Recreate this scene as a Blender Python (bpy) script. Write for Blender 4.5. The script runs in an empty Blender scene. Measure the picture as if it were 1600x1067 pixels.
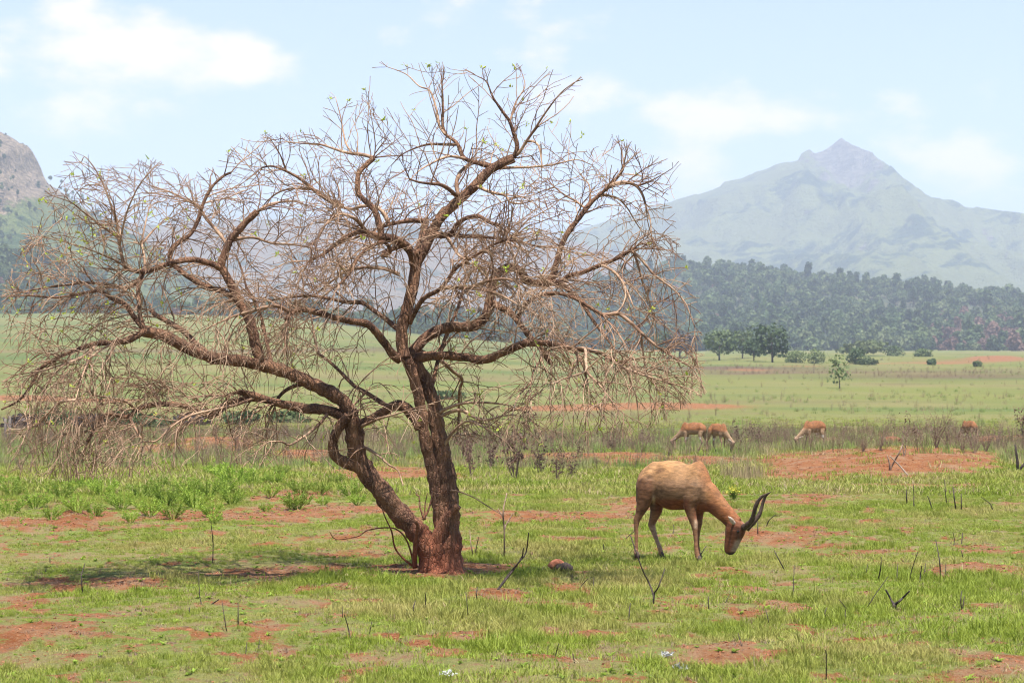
import bpy, bmesh, math, random
import numpy as np
from mathutils import Vector, Matrix

# ------------------------------------------------------------------ camera, sky, sun, exposure
S = bpy.context.scene
PW, PH, FPX = 1600.0, 1067.0, 3111.0          # photograph size and focal length in its pixels
HOR = 622.0                                    # eye level row
CAMZ = 1.6
PITCH = math.atan((HOR - PH / 2) / FPX)
cd = bpy.data.cameras.new('camera'); cam = bpy.data.objects.new('camera', cd)
S.collection.objects.link(cam); S.camera = cam
cam.location = (0, 0, CAMZ); cam.rotation_euler = (math.pi / 2 + PITCH, 0, 0)
cd.sensor_width = 36.0; cd.lens = 36.0 * FPX / PW
cd.clip_start = 0.1; cd.clip_end = 40000
cd.dof.use_dof = True; cd.dof.focus_distance = 19.2; cd.dof.aperture_fstop = 6.3

SUN_EL, SUN_AZ = math.radians(72), math.radians(170)   # azimuth clockwise from +Y (view direction); sun behind the camera, to the right
sv = Vector((math.sin(SUN_AZ) * math.cos(SUN_EL), math.cos(SUN_AZ) * math.cos(SUN_EL), math.sin(SUN_EL)))
sl = bpy.data.lights.new('sun', 'SUN'); sl.energy = 5.0; sl.angle = math.radians(0.55); sl.color = (1.0, 0.955, 0.89)
sun = bpy.data.objects.new('sun', sl); S.collection.objects.link(sun)
sun.rotation_euler = sv.to_track_quat('Z', 'Y').to_euler()

S.view_settings.view_transform = 'Standard'; S.view_settings.look = 'None'
S.view_settings.gamma = 1.0; S.view_settings.exposure = 1.05
S.render.engine = 'CYCLES'
cy = S.cycles
cy.use_denoising = True; cy.pixel_filter_type = 'BLACKMAN_HARRIS'; cy.filter_width = 1.1
cy.max_bounces = 6; cy.diffuse_bounces = 3; cy.glossy_bounces = 2; cy.transmission_bounces = 3
cy.volume_bounces = 1; cy.transparent_max_bounces = 8
cy.use_adaptive_sampling = True; cy.adaptive_threshold = 0.012

HAZE_DENSITY = 0.0002
HAZE_COLOR = (0.715, 0.80, 1.0)

world = bpy.data.worlds.new('World'); S.world = world; world.use_nodes = True
def build_world():
    nt = world.node_tree; N = nt.nodes; L = nt.links; N.clear()
    def nd(t, **k):
        n = N.new(t)
        for a, b in k.items(): setattr(n, a, b)
        return n
    def M(op, a, b=None, c=None, clamp=False):
        n = nd('ShaderNodeMath', operation=op, use_clamp=clamp)
        for i, v in enumerate((a, b, c)):
            if v is None: continue
            if isinstance(v, (int, float)): n.inputs[i].default_value = v
            else: L.new(v, n.inputs[i])
        return n.outputs[0]
    out = nd('ShaderNodeOutputWorld'); bg = nd('ShaderNodeBackground'); bg.inputs[1].default_value = 0.095
    sky = nd('ShaderNodeTexSky', sky_type='NISHITA', sun_disc=False)
    sky.sun_elevation = SUN_EL; sky.sun_rotation = SUN_AZ
    sky.air_density = 1.0; sky.dust_density = 1.0; sky.ozone_density = 2.0; sky.altitude = 900
    tc = nd('ShaderNodeTexCoord'); sp = nd('ShaderNodeSeparateXYZ'); L.new(tc.outputs['Generated'], sp.inputs[0])
    az = M('ARCTAN2', sp.outputs[0], sp.outputs[1]); el = M('ARCSINE', sp.outputs[2])
    # clouds: soft heaps whose edges are broken up by noise; the same noise carries on all round the sky
    cb = nd('ShaderNodeCombineXYZ'); L.new(az, cb.inputs[0]); L.new(M('MULTIPLY', el, 1.9), cb.inputs[1])
    n1 = nd('ShaderNodeTexNoise'); n1.inputs['Scale'].default_value = 24; n1.inputs['Detail'].default_value = 8; n1.inputs['Roughness'].default_value = 0.58
    L.new(cb.outputs[0], n1.inputs['Vector'])
    n2 = nd('ShaderNodeTexNoise'); n2.inputs['Scale'].default_value = 4.5; n2.inputs['Detail'].default_value = 4
    L.new(cb.outputs[0], n2.inputs['Vector'])
    tot = M('MULTIPLY_ADD', n2.outputs[0], 1.2, -0.80)
    tot = M('MAXIMUM', tot, -0.25)
    heaps = [(100, 25, 75, 40, .95), (190, 90, 170, 50, .8), (300, 105, 190, 45, .55), (150, 195, 90, 38, .75), (390, 85, 60, 35, .6),
             (900, 150, 110, 42, .75), (1080, 180, 95, 38, .75), (1250, 180, 150, 36, .7), (1405, 165, 45, 36, .6),
             (1080, 265, 70, 50, .7), (1500, 262, 110, 50, .85), (760, 25, 170, 50, .55), (-200, 120, 200, 60, .8), (1900, 120, 220, 70, .8),
             (2300, 60, 200, 80, .8), (-700, 60, 250, 80, .8)]
    for (px, py, rx, ry, k) in heaps:
        a0 = math.atan((px - 800) / FPX); e0 = math.atan((HOR - py) / FPX)
        dx = M('MULTIPLY', M('SUBTRACT', az, a0), FPX / rx); dy = M('MULTIPLY', M('SUBTRACT', el, e0), FPX / ry)
        d = M('ADD', M('MULTIPLY', dx, dx), M('MULTIPLY', dy, dy))
        tot = M('MULTIPLY_ADD', M('POWER', 2.718, M('MULTIPLY', d, -0.9)), k, tot)
    dens = M('MULTIPLY_ADD', M('SUBTRACT', n1.outputs[0], 0.5), 2.3, tot)
    ramp = nd('ShaderNodeMapRange', interpolation_type='SMOOTHSTEP'); L.new(dens, ramp.inputs[0])
    ramp.inputs[1].default_value = 0.06; ramp.inputs[2].default_value = 0.95; ramp.inputs[3].default_value = 0; ramp.inputs[4].default_value = 0.62
    up = M('GREATER_THAN', sp.outputs[2], 0.0)
    mask = M('MULTIPLY', ramp.outputs[0], up)
    mx = nd('ShaderNodeMix', data_type='RGBA'); L.new(mask, mx.inputs[0]); L.new(sky.outputs[0], mx.inputs[6])
    mx.inputs[7].default_value = (12.0, 8.3, 6.4, 1)
    L.new(mx.outputs[2], bg.inputs[0]); L.new(bg.outputs[0], out.inputs[0])
build_world()

# ------------------------------------------------------------------ helpers
rng = np.random.default_rng(7); random.seed(7)
CP, SP = math.cos(PITCH), math.sin(PITCH)
def at(px, py, D):
    """photo pixel + distance along the ground (Y) -> world point"""
    xc = (px - PW / 2) / FPX; yc = (PH / 2 - py) / FPX
    t = D / (CP - yc * SP)
    return Vector((xc * t, D, CAMZ + t * (SP + yc * CP)))
def project(x, y, z):
    """world -> photo pixels (numpy)"""
    dz = z - CAMZ
    w = y * CP + dz * SP; v = -y * SP + dz * CP
    w = np.maximum(w, 0.05)
    return PW / 2 + FPX * x / w, PH / 2 - FPX * v / w

def _hash(ix, iy, seed):
    h = (ix.astype(np.int64) * 374761393 + iy.astype(np.int64) * 668265263 + seed * 974634777) & 0x7fffffff
    h = ((h ^ (h >> 13)) * 1274126177) & 0x7fffffff
    return ((h ^ (h >> 16)) & 0xffff) / 65535.0
def vnoise(x, y, seed=0):
    ix = np.floor(x); iy = np.floor(y); fx = x - ix; fy = y - iy
    ix = ix.astype(np.int64); iy = iy.astype(np.int64)
    fx = fx * fx * (3 - 2 * fx); fy = fy * fy * (3 - 2 * fy)
    a = _hash(ix, iy, seed); b = _hash(ix + 1, iy, seed); c = _hash(ix, iy + 1, seed); d = _hash(ix + 1, iy + 1, seed)
    return (a + (b - a) * fx) * (1 - fy) + (c + (d - c) * fx) * fy
def fbm(x, y, oct=4, seed=0, gain=0.5):
    x = np.asarray(x, float); y = np.asarray(y, float)
    s = 0; a = 1; t = 0
    for o in range(oct):
        s = s + a * vnoise(x * 2 ** o + 17.3 * o, y * 2 ** o + 9.1 * o, seed + o); t += a; a *= gain
    return s / t
def sstep(a, b, x):
    t = np.clip((x - a) / (b - a), 0, 1); return t * t * (3 - 2 * t)

def tag(o, label=None, cat=None, group=None, kind=None):
    if label: o['label'] = label
    if cat: o['category'] = cat
    if group: o['group'] = group
    if kind: o['kind'] = kind
    return o
def np_mesh(name, V, F, mat=None, smooth=True, attrs=None, colors=None, mats=None, fmat=None):
    """V (n,3); F list of index tuples or an (m,k) array"""
    me = bpy.data.meshes.new(name)
    V = np.asarray(V, np.float32)
    if isinstance(F, np.ndarray):
        m, k = F.shape
        me.vertices.add(len(V)); me.vertices.foreach_set('co', V.ravel())
        me.loops.add(m * k); me.loops.foreach_set('vertex_index', F.astype(np.int32).ravel())
        me.polygons.add(m); me.polygons.foreach_set('loop_start', np.arange(0, m * k, k, dtype=np.int32))
        me.update(calc_edges=True)
    else:
        me.from_pydata(V.tolist(), [], F)
    n = len(me.polygons)
    if n: me.polygons.foreach_set('use_smooth', np.full(n, smooth))
    for nm, arr in (attrs or {}).items():
        a = me.attributes.new(nm, 'FLOAT', 'POINT'); a.data.foreach_set('value', np.asarray(arr, np.float32))
    for nm, arr in (colors or {}).items():
        a = me.attributes.new(nm, 'FLOAT_COLOR', 'POINT')
        c = np.ones((len(V), 4), np.float32); c[:, :3] = arr; a.data.foreach_set('color', c.ravel())
    for m_ in (mats or ([mat] if mat else [])): me.materials.append(m_)
    if fmat is not None: me.polygons.foreach_set('material_index', np.asarray(fmat, np.int32))
    me.validate(clean_customdata=False); me.update()
    return me
def obj(name, me, parent=None, link=True):
    o = bpy.data.objects.new(name, me)
    if link: S.collection.objects.link(o)
    if parent is not None: o.parent = parent
    return o
def empty(name, loc=(0, 0, 0), rz=0.0):
    o = bpy.data.objects.new(name, None); S.collection.objects.link(o)
    o.location = loc; o.rotation_euler = (0, 0, rz); o.empty_display_size = 0.2
    return o

class Acc:
    """collects tubes and leaf cards into one mesh"""
    def __init__(s): s.V = []; s.F = []; s.n = 0
    def add(s, V, F):
        s.V.append(np.asarray(V, float)); s.F += [tuple(i + s.n for i in f) for f in F]; s.n += len(V)
    def tube(s, P, R, sides=4, cap=True, lump=0.0, ph=0.0):
        P = np.asarray(P, float); R = np.asarray(R, float); n = len(P)
        T = np.gradient(P, axis=0); T /= np.linalg.norm(T, axis=1)[:, None] + 1e-12
        ref = np.array([0.31, 0.9, 0.22]); 
        if abs(T[0] @ ref) > 0.9: ref = np.array([0.9, 0.1, 0.4])
        A = np.zeros((n, 3)); u = ref - T[0] * (ref @ T[0]); u /= np.linalg.norm(u)
        for i in range(n):
            u = u - T[i] * (u @ T[i]); u /= np.linalg.norm(u) + 1e-12; A[i] = u
        B = np.cross(T, A)
        ang = np.arange(sides) * 2 * math.pi / sides + ph
        rr = R[:, None] * np.ones(sides)
        if lump:
            ii = np.arange(n)[:, None]
            rr = rr * (1 + lump * (fbm(ii * 0.35 + ph * 7, np.cos(ang)[None] * 1.6 + np.sin(ang)[None] * 2.3 + 9 + ph, 3, 3) - 0.5) * 2)
        V = P[:, None] + A[:, None] * (np.cos(ang)[None] * rr)[..., None] + B[:, None] * (np.sin(ang)[None] * rr)[..., None]
        V = V.reshape(-1, 3); F = []
        for i in range(n - 1):
            a = i * sides; b = a + sides
            for j in range(sides):
                k = (j + 1) % sides; F.append((a + j, a + k, b + k, b + j))
        if cap:
            F.append(tuple(range(sides))[::-1]); F.append(tuple((n - 1) * sides + j for j in range(sides)))
        s.add(V, F)
    def card(s, p, d, up, ln, wd, bend=0.0):
        """a pointed leaf: 2 quads-ish, 6 verts"""
        p = np.asarray(p, float); d = np.asarray(d, float); d = d / (np.linalg.norm(d) + 1e-9)
        sd = np.cross(d, up); sd /= np.linalg.norm(sd) + 1e-9; nn = np.cross(sd, d)
        V = [p, p + d * ln * .45 + sd * wd * .5 + nn * bend * ln * .2, p + d * ln * .45 - sd * wd * .5 + nn * bend * ln * .2, p + d * ln - nn * bend * ln * .3]
        s.add(V, [(0, 1, 3, 2)])
    def mesh(s, name, mat, smooth=True):
        V = np.concatenate(s.V) if s.V else np.zeros((0, 3))
        return np_mesh(name, V, s.F, mat, smooth)

def catmull(P, step):
    P = np.asarray(P, float)
    if len(P) < 3:
        n = max(2, int(np.linalg.norm(P[-1] - P[0]) / step) + 1); t = np.linspace(0, 1, n)[:, None]; return P[0] * (1 - t) + P[-1] * t
    Q = np.vstack([2 * P[0] - P[1], P, 2 * P[-1] - P[-2]]); out = []
    for i in range(1, len(Q) - 2):
        n = max(1, int(np.linalg.norm(Q[i + 1][:2] - Q[i][:2]) / step))
        for k in range(n):
            t = k / n; a, b, c, d = Q[i - 1], Q[i], Q[i + 1], Q[i + 2]
            out.append(0.5 * (2 * b + (c - a) * t + (2 * a - 5 * b + 4 * c - d) * t * t + (3 * b - 3 * c + d - a) * t ** 3))
    out.append(P[-1]); return np.array(out)

# ------------------------------------------------------------------ materials
class NT:
    def __init__(s, name):
        s.m = bpy.data.materials.new(name); s.m.use_nodes = True; s.t = s.m.node_tree; s.N = s.t.nodes; s.L = s.t.links
        s.bsdf = s.N['Principled BSDF']; s.out = s.N['Material Output']
    def n(s, t, **k):
        x = s.N.new(t)
        for a, b in k.items(): setattr(x, a, b)
        return x
    def link(s, a, b): s.L.new(a, b)
    def noise(s, scale, detail=4, rough=0.55, vec=None, stretch=None):
        x = s.n('ShaderNodeTexNoise'); x.inputs['Scale'].default_value = scale; x.inputs['Detail'].default_value = detail; x.inputs['Roughness'].default_value = rough
        if vec is None: vec = s.pos()
        if stretch:
            mp = s.n('ShaderNodeMapping'); mp.inputs['Scale'].default_value = stretch; s.link(vec, mp.inputs[0]); vec = mp.outputs[0]
        s.link(vec, x.inputs['Vector']); return x.outputs[0]
    def pos(s):
        if not hasattr(s, '_p'): s._p = s.n('ShaderNodeNewGeometry').outputs['Position']
        return s._p
    def objpos(s):
        if not hasattr(s, '_o'): s._o = s.n('ShaderNodeTexCoord').outputs['Object']
        return s._o
    def attr(s, name, typ='GEOMETRY', out='Fac'):
        x = s.n('ShaderNodeAttribute', attribute_name=name, attribute_type=typ); return x.outputs[out]
    def math(s, op, a, b=0.0, clamp=False):
        x = s.n('ShaderNodeMath', operation=op, use_clamp=clamp)
        for i, v in enumerate((a, b)):
            if isinstance(v, (int, float)): x.inputs[i].default_value = v
            else: s.link(v, x.inputs[i])
        return x.outputs[0]
    def rng(s, v, a, b, c=0.0, d=1.0):
        x = s.n('ShaderNodeMapRange', interpolation_type='SMOOTHSTEP'); s.link(v, x.inputs[0])
        for i, q in enumerate((a, b, c, d)): x.inputs[i + 1].default_value = q
        return x.outputs[0]
    def mix(s, f, a, b, mode='MIX'):
        x = s.n('ShaderNodeMix', data_type='RGBA', blend_type=mode)
        for i, v in ((0, f), (6, a), (7, b)):
            if isinstance(v, tuple): x.inputs[i].default_value = (*v, 1)
            elif isinstance(v, (int, float)): x.inputs[i].default_value = v
            else: s.link(v, x.inputs[i])
        return x.outputs[2]
    def color(s, c, rough=0.9, spec=0.2):
        if isinstance(c, tuple): s.bsdf.inputs['Base Color'].default_value = (*c, 1)
        else: s.link(c, s.bsdf.inputs['Base Color'])
        s.bsdf.inputs['Roughness'].default_value = rough; s.bsdf.inputs['Specular IOR Level'].default_value = spec
    def bump(s, h, strength=0.5, dist=0.02):
        b = s.n('ShaderNodeBump'); b.inputs['Strength'].default_value = strength; b.inputs['Distance'].default_value = dist
        s.link(h, b.inputs['Height']); s.link(b.outputs[0], s.bsdf.inputs['Normal'])
    def leafy(s, col, trans=0.35):
        """thin leaf: diffuse + light passing through"""
        s.color(col, 0.6, 0.25)
        tr = s.n('ShaderNodeBsdfTranslucent'); mx = s.n('ShaderNodeMixShader'); mx.inputs[0].default_value = trans
        if isinstance(col, tuple): tr.inputs[0].default_value = (*col, 1)
        else: s.link(col, tr.inputs[0])
        s.link(s.bsdf.outputs[0], mx.inputs[1]); s.link(tr.outputs[0], mx.inputs[2]); s.link(mx.outputs[0], s.out.inputs[0])

def mat_ground():
    a = NT('ground'); soil = a.attr('soil'); dry = a.attr('dry')
    g1 = a.noise(1.1, 6); g2 = a.noise(16, 4); g3 = a.noise(0.035, 5); g4 = a.noise(0.02, 7, .68, stretch=(.5, 1, 1)); g5 = a.noise(.06, 7, .7, stretch=(.6, 1, 1))
    grass = a.mix(a.rng(g2, .3, .7), (0.11, 0.15, 0.03), (0.20, 0.215, 0.055))
    grass = a.mix(a.rng(g1, .40, .68), grass, (0.23, 0.175, 0.085))
    grass = a.mix(a.rng(a.noise(7, 5, .7), .52, .68), grass, (0.21, 0.115, 0.065))
    grass = a.mix(a.rng(a.noise(55, 4, .75), .56, .66), grass, (0.05, 0.045, 0.018))
    grass = a.mix(a.rng(a.noise(75, 3, .7), .58, .68), grass, (0.34, 0.30, 0.15))
    far = a.mix(a.rng(g3, .35, .65), (0.145, 0.155, 0.042), (0.185, 0.165, 0.065))
    far = a.mix(a.rng(g4, .44, .66), far, (0.09, 0.125, 0.035))
    far = a.mix(a.rng(g5, .52, .72), far, (0.15, 0.115, 0.055))
    sp = a.n('ShaderNodeSeparateXYZ'); a.link(a.pos(), sp.inputs[0])
    grass = a.mix(a.rng(sp.outputs[1], 55, 100), grass, far)
    grass = a.mix(dry, grass, (0.12, 0.07, 0.05))
    s1 = a.noise(5, 6, .65); s2 = a.noise(38, 4, .7); s3 = a.noise(2.2, 5, .6)
    sc = a.mix(a.rng(s1, .3, .72), (0.175, 0.058, 0.02), (0.26, 0.105, 0.04))
    sc = a.mix(a.rng(s3, .42, .66), sc, (0.25, 0.145, 0.08))
    sc = a.mix(a.rng(s2, .52, .72), sc, (0.31, 0.205, 0.12))
    sc = a.mix(a.rng(s2, .42, .30), sc, (0.11, 0.05, 0.03))
    wob = a.math('ADD', a.math('MULTIPLY', a.math('SUBTRACT', a.noise(6, 6, .7), .5), 1.1), a.math('MULTIPLY', a.math('SUBTRACT', a.noise(26, 4, .7), .5), .7))
    edge = a.rng(a.math('ADD', soil, wob), .30, .62)
    a.color(a.mix(edge, grass, sc), 0.95, 0.1)
    h = a.math('ADD', a.noise(22, 6, .75), a.math('MULTIPLY', a.noise(110, 3), .35))
    a.bump(h, 0.9, 0.045)
    return a.m
def mat_grass(name, c1, c2, c3):
    a = NT(name); oi = a.n('ShaderNodeObjectInfo'); r = oi.outputs['Random']
    loc = oi.outputs['Location']
    p = a.noise(0.45, 4, .6, vec=loc)
    c = a.mix(r, c1, c2); c = a.mix(a.rng(p, .42, .68), c, c3)
    a.leafy(c, 0.28); return a.m
def mat_simple(name, c1, c2, scale=20, rough=0.85, bump=0.0, obj=True, leaf=0.0):
    a = NT(name); vec = a.objpos() if obj else a.pos()
    f = a.rng(a.noise(scale, 4, .6, vec=vec), .35, .68)
    c = a.mix(f, c1, c2)
    if leaf: 
        r = a.n('ShaderNodeObjectInfo').outputs['Random']
        hs = a.n('ShaderNodeHueSaturation'); a.link(c, hs.inputs['Color']); a.link(a.rng(r, 0, 1, .8, 1.2), hs.inputs['Value'])
        a.leafy(hs.outputs[0], leaf)
    else: a.color(c, rough, 0.25)
    if bump: a.bump(a.noise(scale * 2.5, 4, .65, vec=vec), bump, 0.01)
    return a.m
def mat_bark():
    a = NT('bark')
    v = a.noise(9, 6, .65, stretch=(1, 1, .35)); fine = a.noise(70, 5, .7, stretch=(1, 1, .3))
    c = a.mix(a.rng(v, .35, .65), (0.08, 0.036, 0.022), (0.255, 0.13, 0.072))
    c = a.mix(a.rng(fine, .5, .72), c, (0.34, 0.205, 0.125))
    sp = a.n('ShaderNodeSeparateXYZ'); a.link(a.pos(), sp.inputs[0])
    # red earth rubbed onto the foot of the trunks
    rub = a.math('ADD', sp.outputs[2], a.math('MULTIPLY', a.math('SUBTRACT', a.noise(6, 4), .5), .9))
    c = a.mix(a.rng(rub, .1, .75, .8, 0), c, (0.24, 0.07, 0.032))
    a.color(c, 0.82, 0.3)
    vo = a.n('ShaderNodeTexVoronoi', feature='DISTANCE_TO_EDGE'); vo.inputs['Scale'].default_value = 38
    mp = a.n('ShaderNodeMapping'); mp.inputs['Scale'].default_value = (1, 1, .45); a.link(a.pos(), mp.inputs[0]); a.link(mp.outputs[0], vo.inputs['Vector'])
    h = a.math('ADD', a.math('MULTIPLY', a.rng(vo.outputs[0], 0, .12), .8), fine)
    a.bump(h, 0.9, 0.016)
    return a.m
def mat_twig():
    a = NT('twig_bark'); v = a.noise(3.2, 4, .6); f = a.noise(60, 2)
    c = a.mix(a.rng(v, .36, .64), (0.14, 0.075, 0.045), (0.43, 0.295, 0.195))
    c = a.mix(a.rng(f, .45, .7), c, (0.28, 0.165, 0.105))
    a.color(c, 0.8, 0.25); return a.m
M = {}
M['ground'] = mat_ground()
M['bark'] = mat_bark(); M['twig'] = mat_twig()
M['grass'] = mat_grass('grass_blades', (0.175, 0.235, 0.022), (0.27, 0.32, 0.042), (0.35, 0.31, 0.095))
M['straw'] = mat_grass('straw', (0.42, 0.33, 0.19), (0.32, 0.25, 0.13), (0.36, 0.26, 0.15))
M['weed'] = mat_grass('dry_weed', (0.19, 0.11, 0.08), (0.29, 0.19, 0.14), (0.24, 0.18, 0.11))
M['tallgrass'] = mat_grass('tall_grass', (0.19, 0.27, 0.06), (0.26, 0.31, 0.10), (0.30, 0.25, 0.13))
M['budleaf'] = mat_simple('bud_leaf', (0.33, 0.42, 0.05), (0.45, 0.46, 0.10), 4, leaf=.35, obj=False)
M['herb'] = mat_simple('herb_leaf', (0.21, 0.31, 0.035), (0.34, 0.43, 0.075), 5, leaf=.4)
M['deadleaf'] = mat_simple('dead_leaf', (0.085, 0.045, 0.035), (0.17, 0.09, 0.065), 8, leaf=.15)
M['deadstem'] = mat_simple('dead_stem', (0.16, 0.10, 0.07), (0.30, 0.21, 0.15), 30)
M['char'] = mat_simple('charred_stem', (0.025, 0.02, 0.018), (0.08, 0.055, 0.045), 40)
M['paledead'] = mat_simple('bleached_wood', (0.28, 0.21, 0.16), (0.42, 0.34, 0.28), 30)
M['yellow'] = mat_simple('yellow_flower', (0.42, 0.40, 0.05), (0.55, 0.5, 0.1), 10, leaf=.2)
M['white'] = mat_simple('white_petal', (0.42, 0.42, 0.40), (0.6, 0.6, 0.58), 10, leaf=.2)
M['post'] = mat_simple('post_wood', (0.14, 0.11, 0.10), (0.24, 0.2, 0.17), 20, bump=.5)

# ------------------------------------------------------------------ ground
BY = np.array([0, 60, 95, 150, 240, 560, 900, 1600, 3000, 12000.])
BR = np.array([0, 0, .05, .9, 2.9, 12.8, 22., 42., 70., 70.])
BL = np.array([0, 0, .05, .9, 3.4, 20.0, 39.5, 66., 90., 90.])
def base_h(x, y):
    yy = np.maximum(y, 0)
    r = np.interp(yy, BY, BR); l = np.interp(yy, BY, BL)
    px = 800 + FPX * x / np.maximum(yy, 5)
    t = sstep(1050, 250, px)
    return r + (l - r) * t
# bare red earth: (px, py, half width, half height, strength, mound height m)
SOIL = [(1290, 726, 130, 18, 1.1, .2), (1440, 726, 140, 19, 1.25, .34), (1255, 746, 70, 7, .8, 0), (1035, 722, 130, 9, 1, .03), (860, 716, 150, 8, .95, .03),
        (345, 697, 85, 13, 1.1, .25), (480, 715, 70, 9, 1, .15), (250, 706, 60, 8, .8, .1), (640, 738, 95, 15, .85, .02), (600, 702, 80, 6, .8, 0), (25, 746, 80, 5, .7, 0),
        (40, 822, 65, 8, .95, .05), (132, 816, 27, 8, 1.2, .11), (205, 825, 60, 5, .6, 0), (430, 776, 45, 14, .85, .03), (500, 772, 20, 8, .9, .02), (560, 797, 150, 5, .65, 0), (350, 803, 160, 5, .6, 0),
        (500, 890, 165, 6.5, 1.0, -.02), (690, 893, 62, 12, 1.2, .05), (745, 890, 35, 6, .9, 0), (210, 914, 85, 9, .9, .04), (110, 915, 38, 7, .85, .02), (30, 925, 45, 12, .6, 0),
        (60, 968, 75, 4, .8, 0), (150, 1000, 60, 6, .6, .02), (215, 1022, 110, 10, .42, .0), (60, 1040, 100, 14, .42, 0), (420, 1000, 60, 6, .5, 0), (700, 1003, 60, 8, .8, .02), (880, 990, 45, 9, .9, .03), (810, 1035, 60, 7, .55, 0),
        (1545, 888, 70, 11, .75, .05), (1535, 918, 35, 4, .8, 0), (1350, 984, 120, 5, .85, .0), (1130, 1003, 60, 4, .5, 0), (1240, 1030, 90, 9, .55, 0), (1560, 1050, 90, 12, .6, 0), (1400, 1055, 90, 8, .5, 0), (1090, 1045, 80, 9, .55, 0),
        (925, 807, 85, 6, .8, 0), (990, 786, 26, 9, 1.1, .1), (1215, 789, 60, 5, .75, 0), (1290, 778, 60, 5, .6, 0), (1000, 840, 60, 6, .6, 0), (560, 868, 90, 7, .6, 0), (1570, 688, 70, 8, .9, .12), (1390, 686, 60, 9, .9, .16), (1290, 690, 45, 7, .8, .1),
        (1020, 637, 155, 5.5, 1.3, .35), (860, 640, 90, 4, .8, .1), (20, 622, 90, 4.5, 1.3, .1), (150, 626, 90, 3, .9, .1), (1420, 566, 110, 2.2, .9, 0), (1560, 560, 45, 3.5, 1.1, .5), (1170, 577, 60, 2, .6, 0), (1500, 563, 160, 2.4, .34, 0), (1250, 572, 80, 2, .5, 0), (300, 640, 40, 2, .5, 0)]
DRY = [(1330, 581, 330, 4.5, .8), (1480, 590, 200, 4, .75), (1120, 575, 180, 2.5, .8), (1180, 584, 60, 3, .5), (200, 548, 300, 3, .5), (500, 545, 300, 3, .6), (900, 652, 120, 7, .4), (850, 690, 900, 16, .35), (1400, 600, 60, 2, .4), (130, 655, 190, 10, .55), (1250, 628, 260, 3, .25), (650, 590, 300, 4, .3)]
def blobs(px, py, L):
    s = np.zeros_like(px)
    for b in L:
        d = ((px - b[0]) / b[2]) ** 2 + ((py - b[1]) / b[3]) ** 2
        s = s + b[4] * np.exp(-d * 1.1)
    return s
def ground_fields(x, y):
    """height, soil and dryness of the ground at x, y"""
    z = base_h(x, y)
    px, py = project(x, np.maximum(y, .3), z)
    ok = y > 4
    wx = (fbm(x * .9, y * .9, 3, 31) - .5); wy = (fbm(x * .9 + 40, y * .9, 3, 32) - .5)
    sc = np.clip(FPX / np.maximum(y, 5), 4, 300)
    px2 = px + wx * sc * .9; py2 = py + wy * sc * .12
    soil = np.where(ok, blobs(px2, py2, SOIL), 0)
    gen = fbm(x * .55, y * .30, 5, 11, .55)
    soil = soil + sstep(.54, .74, gen) * .5 * sstep(75, 45, y)
    soil = soil * (1 + (fbm(x * 3.2, y * 2.2, 4, 13, .6) - .5) * 1.3 * sstep(70, 40, y))
    soil = soil + sstep(.51, .70, fbm(x * 3.4, y * 2.2, 4, 12, .62)) * .62 * sstep(50, 25, y)
    dry = np.where(ok, blobs(px2, py2, DRY), 0)
    h = np.zeros_like(px)
    for b in SOIL:
        if b[5]:
            d = ((px2 - b[0]) / b[2]) ** 2 + ((py2 - b[1]) / b[3]) ** 2
            h = h + b[5] * np.exp(-d * 1.3)
    h = np.where(ok, h, 0)
    h = h + (fbm(x * .8, y * .8, 4, 5) - .5) * .16 * sstep(120, 60, y) + (fbm(x * 5, y * 5, 3, 6) - .5) * .035 * sstep(60, 30, y)
    h = h + (fbm(x * .02, y * .02, 4, 8) - .5) * 2.4 * sstep(130, 500, y)
    return z + h, np.clip(soil, 0, 1.4), np.clip(dry, 0, 1)
def gz(x, y):
    return float(ground_fields(np.array([float(x)]), np.array([float(y)]))[0][0])
def on_ground(px, py):
    """photo pixel on the ground -> world point, by marching along the pixel's ray"""
    xc = (px - PW / 2) / FPX
    D = np.concatenate([np.arange(6, 120, .05), np.geomspace(120, 3000, 3000)])
    yc = (PH / 2 - py) / FPX; t = D / (CP - yc * SP)
    X = xc * t; Zr = CAMZ + t * (SP + yc * CP)
    zg = ground_fields(X, D)[0]
    i = np.argmax(Zr <= zg) if (Zr <= zg).any() else len(D) - 1
    return Vector((X[i], D[i], zg[i]))

def build_ground():
    th = np.radians(np.concatenate([np.linspace(-180, -24, 36)[:-1], np.linspace(-24, 24, 420), np.linspace(24, 180, 36)[1:]]))
    r = np.concatenate([[0.5, 2, 4, 6, 8], np.arange(9, 30, .07), np.geomspace(30, 100, 260), np.geomspace(101.5, 900, 150), np.geomspace(920, 11000, 36)])
    R, T = np.meshgrid(r, th, indexing='ij')
    x = (R * np.sin(T)).ravel(); y = (R * np.cos(T)).ravel()
    z, soil, dry = ground_fields(x, y)
    nr, nt = len(r), len(th)
    i = np.arange(nr - 1)[:, None] * nt + np.arange(nt - 1)[None]
    F = np.stack([i, i + 1, i + nt + 1, i + nt], -1).reshape(-1, 4)
    F = F[:, ::-1]
    me = np_mesh('ground', np.stack([x, y, z], 1), F, M['ground'], True, {'soil': soil, 'dry': dry})
    o = obj('ground', me); tag(o, kind='structure'); return o
build_ground()

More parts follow.
